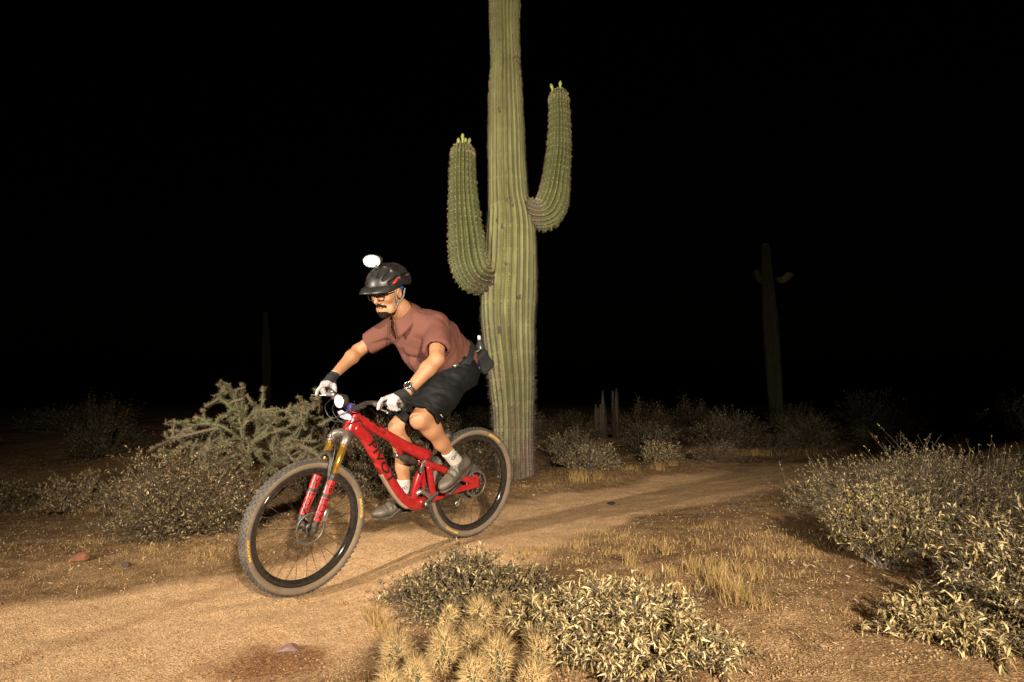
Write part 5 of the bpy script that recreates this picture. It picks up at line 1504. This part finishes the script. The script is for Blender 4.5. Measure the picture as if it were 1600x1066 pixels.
# visor: a curved tapering plate
vs = []; nu, nv = 17, 7
for k in (0, 1):
    for i in range(nu):
        a = (i / (nu - 1) - .5) * 2
        for j in range(nv):
            u = j / (nv - 1); an = a * 1.12
            r0 = np.array([.136 * math.cos(an), .106 * math.sin(an), .022 - .018 * a * a]); r1 = np.array([.212 * math.cos(an * .78) - .02 * a * a, .112 * math.sin(an * .98), .010 - .030 * a * a])
            q = r0 + (r1 - r0) * u; q[2] += .010 * math.sin(u * PI) - .006 * k + .012 * (1 - abs(a)) * u * .4
            vs.append(hq(q))
Fv = []
for k in (0, 1):
    for i in range(nu - 1):
        for j in range(nv - 1):
            q = k * nu * nv + i * nv + j; Fv.append((q, q + 1, q + nv + 1, q + nv) if k else (q, q + nv, q + nv + 1, q + 1))
edge = [i * nv + nv - 1 for i in range(nu)]
for a, b in zip(edge[:-1], edge[1:]): Fv.append((a, b, b + nu * nv, a + nu * nv))
pmb('visor', MB().add(np.array(vs), Fv), helm_m, helmet)
for s in (1, -1):
    stp = MB()
    for pts in ([(.028, s * .085, .022), (.030, s * .080, -.035), (.020, s * .070, -.060)], [(-.065, s * .080, .010), (-.03, s * .080, -.035), (.018, s * .071, -.060)], [(.020, s * .070, -.058), (.035, s * .055, -.095), (.045, s * .022, -.118), (.047, 0, -.122)]):
        V, Fc = tube(smooth_path([fromH(q) for q in pts], 10), .0055, 6, sx=.35 if False else .6); stp.add(V, Fc)
    V, Fc = box(fromH((.020, s * .073, -.060)), (.016, .008, .016), HR, bev=.003); stp.add(V, Fc)
    pmb('helmet_strap', stp, strapm, helmet)
    V, Fc = tube(smooth_path([hq((.062, s * .103, .010)), hq((.045, s * .110, .016)), hq((.025, s * .113, .028))], 6), .006, 8); pmb('red_badge', MB().add(V, Fc), redtxt, helmet)
V, Fq = sdf_mesh(lambda p: (lambda q: np.maximum(np.abs(sd_ell(q, (-.012, 0, .035), (.101, .080, .092))) - .003, np.maximum(np.abs(q[:, 2] - .030) - .020, q[:, 0] + .0)))(toH(p)), HC + np.array([-.18, -.12, -.08]), HC + np.array([.1, .12, .14]), .0035)
pput('headband', V, Fq, bluem)
# lamp on top of the helmet
lh = L(581, 408, 0.0)
mt = MB(); V, Fc = tube([hq((.045, 0, .100)), lh + np.array([-.035, 0, -.012])], [.014, .010], 10); mt.add(V, Fc); pmb('lamp_mount', mt, blk, helmet)
def hput(name, mb, m, parent=None): return pmb(name, mb, m, parent or helmet)
lamp_on('helmet_lamp', lh, HR @ np.array([1, .02, .10]), HR @ np.array([0, 0, 1.0]), helmet, hput, .135, .074, .04, 14, 'helmet_lamp_light')

# ---- shirt
def wrinkle(p, seed, amp, sc, stretch):
    q = p * np.asarray(stretch) * sc
    return amp * (1 - 2 * np.abs(fbm(q, 2, seed)))
SLV = .70
def sleeve(p, k):
    s, e = J[k + 'sh'], J[k + 'elb']; h = lerp(s, e, SLV)
    return sd_cone(p, lerp(s, e, -.05), lerp(s, e, 1.0), .078, .074), (p - h) @ unit(e - s)
WRM = rotm('y', -.5) @ rotm('z', .35)
def shirt_sdf(p):
    t = torso_sdf(p, .020)
    # loose cloth hanging under the belly and blousing at the back
    t = smin(t, sd_ell(p, (.345, 0, .880), (.130, .150, .130), TRM), .06)
    t = smin(t, sd_cone(p, (.07, 0, .835), (.22, 0, .99), .115, .115), .05)
    d = t
    for k in 'lr':
        a, cut = sleeve(p, k)
        a = np.maximum(a, cut - .004 * np.sin(p[:, 1] * 60))
        d = smin(d, a, .035)
    w = wrinkle(p @ WRM, 5, .012, 6.5, (1.6, .55, .5)) + wrinkle(p @ WRM, 9, .0035, 15, (1.5, .5, .5)) - .007
    d = d + w * .8
    # openings: neck, hem, sleeve ends
    hem = -((p - np.array([.075, 0, .715])) @ unit(np.array([.58, 0, .81])))
    d = np.maximum(d, hem)
    d = np.maximum(d, (p - np.array([.515, 0, 1.150])) @ unit([.55, 0, .83]))
    inner = torso_sdf(p, .006)
    for k in 'lr':
        inner = np.minimum(inner, sd_cone(p, lerp(J[k + 'sh'], J[k + 'elb'], .2), lerp(J[k + 'sh'], J[k + 'elb'], 1.1), .050, .066))
    inner = np.minimum(inner, sd_cone(p, (.49, 0, 1.10), (.60, 0, 1.24), .064, .072))
    inner = np.minimum(inner, sd_cone(p, (.18, 0, .83), (.05, 0, .70), .12, .16))
    return np.maximum(d, -inner)
V, Fq = sdf_mesh(shirt_sdf, (-.10, -.46, .62), (.70, .46, 1.26), .0045)
shirt = pput('shirt', V, Fq, shirtm)
# collar: two leaves folded over, each a thick plate
def collar():
    cN = np.array([.520, 0, 1.135]); ax = unit([.60, 0, .80]); fw = unit(np.cross([0, 1, 0], ax)); fw = fw if fw[0] > 0 else -fw
    for s in (1, -1):
        Vt = []; n, m = 15, 6
        for k in (0, 1):
            for i in range(n):
                a = PI - (PI - .30) * i / (n - 1)
                for j in range(m):
                    u = j / (m - 1); spread = 1.10 + .42 * u + .42 * u * (i / (n - 1)) ** 2
                    drop = (.052 + .040 * (i / (n - 1)) ** 3) * u
                    r = .072 * spread + .004 * k - .003
                    p = cN + fw * (r * math.cos(a) * 1.05) + np.array([0, s, 0]) * (r * math.sin(a)) + ax * (.046 - drop - .020 * (i / (n - 1)))
                    Vt.append(p)
        Fl = []
        for k in (0, 1):
            for i in range(n - 1):
                for j in range(m - 1):
                    q = k * n * m + i * m + j; Fl.append((q, q + 1, q + m + 1, q + m) if (k == 1) == (s > 0) else (q, q + m, q + m + 1, q + 1))
        rim = [i * m + m - 1 for i in range(n)] + [(n - 1) * m + j for j in range(m - 2, -1, -1)] + [i * m for i in range(n - 2, -1, -1)]
        for a, b in zip(rim, rim[1:]): Fl.append((a, b, b + n * m, a + n * m))
        pmb('collar', MB().add(np.array(Vt), Fl), shirtm, shirt)
collar()
# button placket and chest pocket laid on the cloth: find the cloth surface by marching
def on_cloth(p0, d, fn, n=260, step=.0015):
    pts = np.asarray(p0)[None] + np.asarray(d)[None] * (np.arange(n) * step)[:, None]
    v = fn(pts); k = np.argmax(v < 0); return pts[k] if v[k] < 0 else pts[-1]
def strip(path2, w, lift, name, m, fn):
    """ribbon on the front of the shirt following centre points (t along torso, lateral y)"""
    Vt = []
    for tt_, y in path2:
        c = np.array([.15, 0, .785]) + TA * tt_
        for dy in (-w / 2, 0, w / 2):
            q = on_cloth(c - TN * .26 + np.array([0, y + dy, 0]), TN, fn); Vt.append(q - TN * lift)
    n = len(path2); Fl = []
    for i in range(n - 1):
        for j in range(2): Fl.append((i * 3 + j, i * 3 + j + 1, i * 3 + j + 4, i * 3 + j + 3))
    base = np.array(Vt); k = len(base)
    Vall = np.vstack([base, base + TN * (lift + .004)])
    Fl += [tuple(x + k for x in reversed(f)) for f in list(Fl)]
    return pmb(name, MB().add(Vall, Fl), m, shirt)
strip([(t, .0) for t in np.linspace(.05, .40, 20)], .030, .003, 'placket', shirtd, shirt_sdf)
btn = mat('shirt_button', (0.10, 0.045, 0.03), .4)
for t in (.07, .15, .23, .31, .385):
    q = on_cloth(np.array([.15, 0, .785]) + TA * t - TN * .26, TN, shirt_sdf) - TN * .005
    V, Fc = lathe([(.0005, -.002), (.0055, -.002), (.0055, .001), (.0005, .0015)], 10, 'x'); pmb('button', MB().add(V @ np.stack([-TN, [0, 1, 0], TA], 1).T + q, Fc), btn, shirt)
strip([(t, .095) for t in np.linspace(.17, .30, 9)], .085, .0035, 'chest_pocket', shirtd, shirt_sdf)

# ---- shorts
def shorts_sdf(p):
    t = sd_ell(p, (.140, 0, .770), (.145, .185, .150), TRM)
    d = np.maximum(t, (p - np.array([.17, 0, .87])) @ unit([.70, 0, .71]))
    for k in 'lr':
        h, kn = J[k + 'hip'], J[k + 'knee']; e = lerp(h, kn, .92)
        l = limb(p, [h, lerp(h, kn, .5), lerp(h, kn, 1.0)], [.116, .110, .100], .03)
        l = np.maximum(l, (p - lerp(h, kn, .90)) @ unit(unit(kn - h) + np.array([0.0, 0, -.18])))
        l = np.maximum(l, -sd_cone(p, lerp(h, kn, .62), lerp(h, kn, 1.15), .080, .090))
        d = smin(d, l, .04)
    d = d + wrinkle(p @ WRM, 15, .009, 7, (.5, 1, 1.5)) + wrinkle(p @ WRM, 25, .003, 16, (.5, .8, 1.4)) - .003
    return d - .006
V, Fq = sdf_mesh(shorts_sdf, (-.08, -.30, .33), (.66, .34, .98), .0048)
shorts = pput('shorts', V, Fq, shortm)
V, Fc = box(L(690, 650, .262), (.004, .0025, .026), rotm('y', .7)); pmb('logo_tab', MB().add(V, Fc), sockm, shorts)

# ---- feet
def shoe(k, sg):
    an = J[k + 'ank']; pc = PED[sg]
    if k == 'l': toe = L(688, 766, .15); heel = L(733, 722, .13)
    else: toe = L(584, 806, -.15); heel = L(641, 790, -.13)
    ax = unit(toe - heel); lat = np.array([0, 1.0, 0]); lat = unit(lat - ax * np.dot(lat, ax)); up = np.cross(ax, lat); up = up if up[2] > 0 else -up
    Rm = np.stack([ax, lat, up], 1); Ln = np.linalg.norm(toe - heel)
    org = heel
    fn_to = lambda p: (p - org) @ Rm
    aq = fn_to(an[None])[0]
    def f(p):
        q = fn_to(p)
        d = sd_ell(q, (.205 * Ln / .29, 0, .010), (.085, .048, .036)); d = smin(d, sd_cone(q, (.035, 0, .022), (.13, 0, .022), .036, .042), .03)
        d = smin(d, sd_cone(q, (.030, 0, .03), aq * np.array([.8, .5, .75]) + np.array([.0, 0, -.01]), .034, .042), .03)
        d = np.maximum(d, -(q[:, 2] + .018))
        d = np.maximum(d, (q - (aq * np.array([.8, .5, .72]))) @ unit([-.15, 0, 1]))
        # lacing dial and strap grooves
        d = d + .0022 * np.sin(np.clip(q[:, 0] * 190, -40, 60)) * (q[:, 2] > .03) * (q[:, 0] > .10) * (q[:, 0] < .2)
        d = smin(d, sd_ell(q, (.105, sg * .030, .060), (.012, .012, .012)), .004)
        return d
    lo_, hi_ = np.minimum(toe, heel) - .11, np.maximum(toe, heel) + .11; hi_[2] += .06
    V, Fq = sdf_mesh(f, lo_, hi_, .004)
    so = pput('shoe', V, Fq, shoem)
    def fs(p):
        q = fn_to(p); d = sd_ell(q, (.205 * Ln / .29, 0, -.014), (.088, .051, .03)); d = smin(d, sd_cone(q, (.030, 0, -.014), (.14, 0, -.014), .038, .043), .03)
        return np.maximum(d, np.abs(q[:, 2] + .022) - .009)
    V, Fq = sdf_mesh(fs, lo_, hi_, .004); pput('sole', V, Fq, solem, so)
    # sock
    kn = J[k + 'knee']; sk0 = lerp(an, kn, -.10) - 0; sk1 = lerp(an, kn, .20)
    V, Fc = tube(smooth_path([sk0, lerp(sk0, sk1, .5), sk1], 12), np.interp(np.linspace(0, 1, 13), [0, .6, .9, 1], [.044, .041, .042, .040]), 20)
    so2 = pmb('sock', MB().add(V, Fc), sockm)
    t_ = unit(sk1 - sk0); side = unit(np.cross(t_, np.array([1.0, 0, 0])));
    mk = MB(); c = lerp(sk0, sk1, .62); lat_ = np.array([0, 1.0, 0]) if k == 'l' else unit([.6, .75, 0])
    lat_ = unit(lat_ - t_ * np.dot(lat_, t_)); tg = np.cross(t_, lat_)
    th = np.linspace(0, 2 * PI, 13)
    for r, o_ in ((.011, -.35), (.009, .35), (.007, .0)):
        pts = []
        for a in th: 
            av = o_ + r * math.cos(a) / .042; pts.append(c + (lat_ * math.cos(av) + tg * math.sin(av)) * .0435 + t_ * r * math.sin(a))
        V, Fc = tube(np.array(pts), .0017, 5, caps=False); mk.add(V, Fc)
    pmb('sock_motif', mk, blktxt if k == 'l' else purple, so2)
shoe('l', 1); shoe('r', -1)

# ---- gloved hands closed on the grips
def hand(k, sg):
    g0, g1 = GRIP[sg]; gm = lerp(g0, g1, .45); ya = unit(g1 - g0) * 1.0      # outward along the grip
    w = J[k + 'wri']
    fwd = np.array([1.0, 0, -.15]); fwd = unit(fwd - ya * np.dot(fwd, ya)); up = np.cross(fwd, ya) if sg > 0 else np.cross(ya, fwd); up = up if up[2] > 0 else -up
    Rg = .0155
    def circ(ang, r): return fwd * math.cos(ang) * r + up * math.sin(ang) * r   # ang from forward, rising
    parts = []
    kn = []
    for i, (off, ln) in enumerate(((-.034, .92), (-.012, 1.0), (.010, .96), (.031, .80))):       # index .. little, index on the inside
        b = gm + ya * off
        k0 = b + circ(math.radians(88), Rg + .024) + fwd * .010
        kn.append(k0)
        if i == 0:      # index finger reaches out to the brake lever
            pts = [k0, k0 + fwd * .036 + up * .001 - ya * .004, k0 + fwd * .062 - up * .016 - ya * .006, k0 + fwd * .074 - up * .040 - ya * .006]
        else:
            pts = [k0, b + circ(math.radians(28), Rg + .020), b + circ(math.radians(-45), Rg + .012), b + circ(math.radians(-115), Rg + .011)]
        parts.append((pts, [.0118 * ln ** .3, .0108, .0098, .0085]))
    th = [lerp(w, gm, .35) - ya * .022 - up * .004, gm - ya * .050 + circ(math.radians(150), Rg + .016), gm - ya * .056 + circ(math.radians(215), Rg + .012), gm - ya * .040 + circ(math.radians(275), Rg + .011)]
    palm = [(w, lerp(w, kn[0], .55) , .027, .021), (w, lerp(w, kn[3], .55), .027, .020)]
    def f(p):
        d = sd_cone(p, w, lerp(w, gm, .45) + up * .012, .030, .026)
        for q in kn: d = smin(d, sd_cone(p, lerp(w, q, .35), q, .022, .0125), .012)
        d = smin(d, sd_cone(p, gm - ya * .03 + circ(math.radians(140), Rg + .014), gm + ya * .03 + circ(math.radians(140), Rg + .014), .015, .015), .012)
        for pts, rs in parts: d = smin(d, limb(p, pts, rs, .003), .004)
        d = smin(d, limb(p, th, [.016, .0135, .0115, .010], .004), .006)
        return d
    c = (w + gm) / 2
    V, Fq = sdf_mesh(f, c - .14, c + .14, .0036)
    gl = pput('glove', V, Fq, glovel)
    # black back-of-hand panel and cuff
    ax = unit(w - gm)
    def fb(p):
        d = f(p) - .0016
        reg = np.maximum(-((p - lerp(w, gm, .62)) @ ax), (p - lerp(w, gm, -.10)) @ ax)
        return np.maximum(d, reg)
    V, Fq = sdf_mesh(fb, c - .14, c + .14, .0038); pput('glove_cuff', V, Fq, gloveb, gl)
hand('l', 1); hand('r', -1)
# watch on the left wrist
wc_ = lerp(J['lwri'], J['lelb'], .13); wa = unit(J['lelb'] - J['lwri'])
V, Fc = tube([wc_ - wa * .012, wc_ - wa * .008, wc_ + wa * .008, wc_ + wa * .012], [.0300, .0325, .0332, .0310], 22); wb = pmb('watch', MB().add(V, Fc), blk)
fd = unit(np.array([.55, .35, .75]) - wa * np.dot([.55, .35, .75], wa)); l2 = np.cross(wa, fd); Rw = np.stack([wa, l2, fd], 1)
V, Fc = lathe([(.0005, .006), (.017, .006), (.019, .004), (.022, .006), (.0225, 0), (.021, -.008), (.0005, -.008)], 24, 'z'); pmb('watch_case', MB().add(V @ Rw.T + wc_ + fd * .034, Fc), blkg, wb)
V, Fc = lathe([(.0185, .0055), (.0195, .0075), (.0215, .0075), (.0225, .005)], 24, 'z'); pmb('watch_bezel', MB().add(V @ Rw.T + wc_ + fd * .034, Fc), silver, wb)

# ------------------------------------------------------------------ hip pack worn at the back of the waist
packm = mat('black_pack_fabric', (0.010, 0.010, 0.010), .8, var=.25, bump=.3, bscale=180)
packg = mat('grey_pack_webbing', (0.20, 0.20, 0.19), .7, var=.15)
pack = frame_empty('hip_pack', (-.02, 0, .70)); tag(pack, 'black hip pack with a bottle strapped on the cyclist\'s lower back', 'bag')
K_ORG = np.array([-.02, 0, .70])
def kput(name, V, Fq, m, parent=None, smooth=True): return mesh_obj(name, np.asarray(V) - K_ORG, Fq, m, parent or pack, smooth)
bc = np.array([.165, 0, .845])
bax = unit([.58, 0, .81]); bback = np.array([-bax[2], 0, bax[0]])
def belt_sdf(p):
    d = np.abs(np.minimum(shirt_sdf_outer(p), 9)) - .006
    return np.maximum(d - .002, np.abs((p - bc) @ bax) - .021)
def shirt_sdf_outer(p):
    t = torso_sdf(p, .020); t = smin(t, sd_ell(p, (.345, 0, .880), (.130, .150, .130), TRM), .06); t = smin(t, sd_cone(p, (.07, 0, .835), (.22, 0, .99), .115, .115), .05)
    return t - .006
V, Fq = sdf_mesh(belt_sdf, (-.12, -.26, .62), (.50, .26, 1.08), .0048); kput('belt', V, Fq, packm)
bagc = L(738, 566, .0) + np.array([-.005, 0, .01])
def bag_sdf(p):
    q = (p - bagc) @ np.stack([bback, [0, 1, 0], bax], 1)
    d = np.linalg.norm(np.maximum(np.abs(q) - np.array([.035, .115, .050]), 0), axis=1) - .022
    d = d + .003 * np.sin(q[:, 1] * 60) * np.cos(q[:, 2] * 50)
    return np.maximum(d, -shirt_sdf_outer(p))
V, Fq = sdf_mesh(bag_sdf, bagc - .2, bagc + .2, .005); bagp = kput('pouch', V, Fq, packm)
RB = np.stack([bback, [0, 1, 0], bax], 1)
for y, c in ((.075, packg), (-.075, packg)):
    V, Fc = tube(smooth_path([bagc + RB @ np.array([.0, y, .075]), bagc + RB @ np.array([.055, y, .055]), bagc + RB @ np.array([.062, y, -.03]), bagc + RB @ np.array([.03, y, -.075])], 14), .008, 6, sx=1.3, sy=.4); 
    for_ = MB().add(V, Fc); kput('strap', np.concatenate(for_.v), for_.f, c, bagp)
tealm = mat('teal_tab', (0.06, 0.30, 0.34), .6); whitem = mat('white_tab', (0.65, 0.65, 0.62), .6)
V, Fc = tube([L(742, 580, .10), L(751, 572, .10)], .011, 8); kput('pull_tab', V, Fc, tealm, bagp)
V, Fc = tube([L(748, 557, .09), L(753, 568, .09)], .008, 8); kput('pull_tab', V, Fc, whitem, bagp)
V, Fc = box(L(713, 571, .185), (.035, .012, .02), rotm('y', .3), bev=.004); kput('buckle', V, Fc, silver)
# bottle in the pack
ba = L(752, 560, -.03); bb_ = L(748, 525, -.03)
tb = unit(bb_ - ba); u = np.array([0, .02, .1, .62, .74, .80, .86]); Lb = np.linalg.norm(bb_ - ba) * 1.02
V, Fc = tube(ba - tb * .08 + tb * (Lb + .08) * u[:, None], [.026, .034, .036, .036, .030, .016, .016], 18); bo = kput('bottle', V, Fc, mat('smoke_plastic', (0.04, 0.04, 0.042), .3, var=.1))
V, Fc = tube([ba + tb * (Lb - .030), ba + tb * (Lb - .012), ba + tb * Lb], [.013, .013, .009], 12); kput('bottle_cap', V, Fc, whitem, bo)
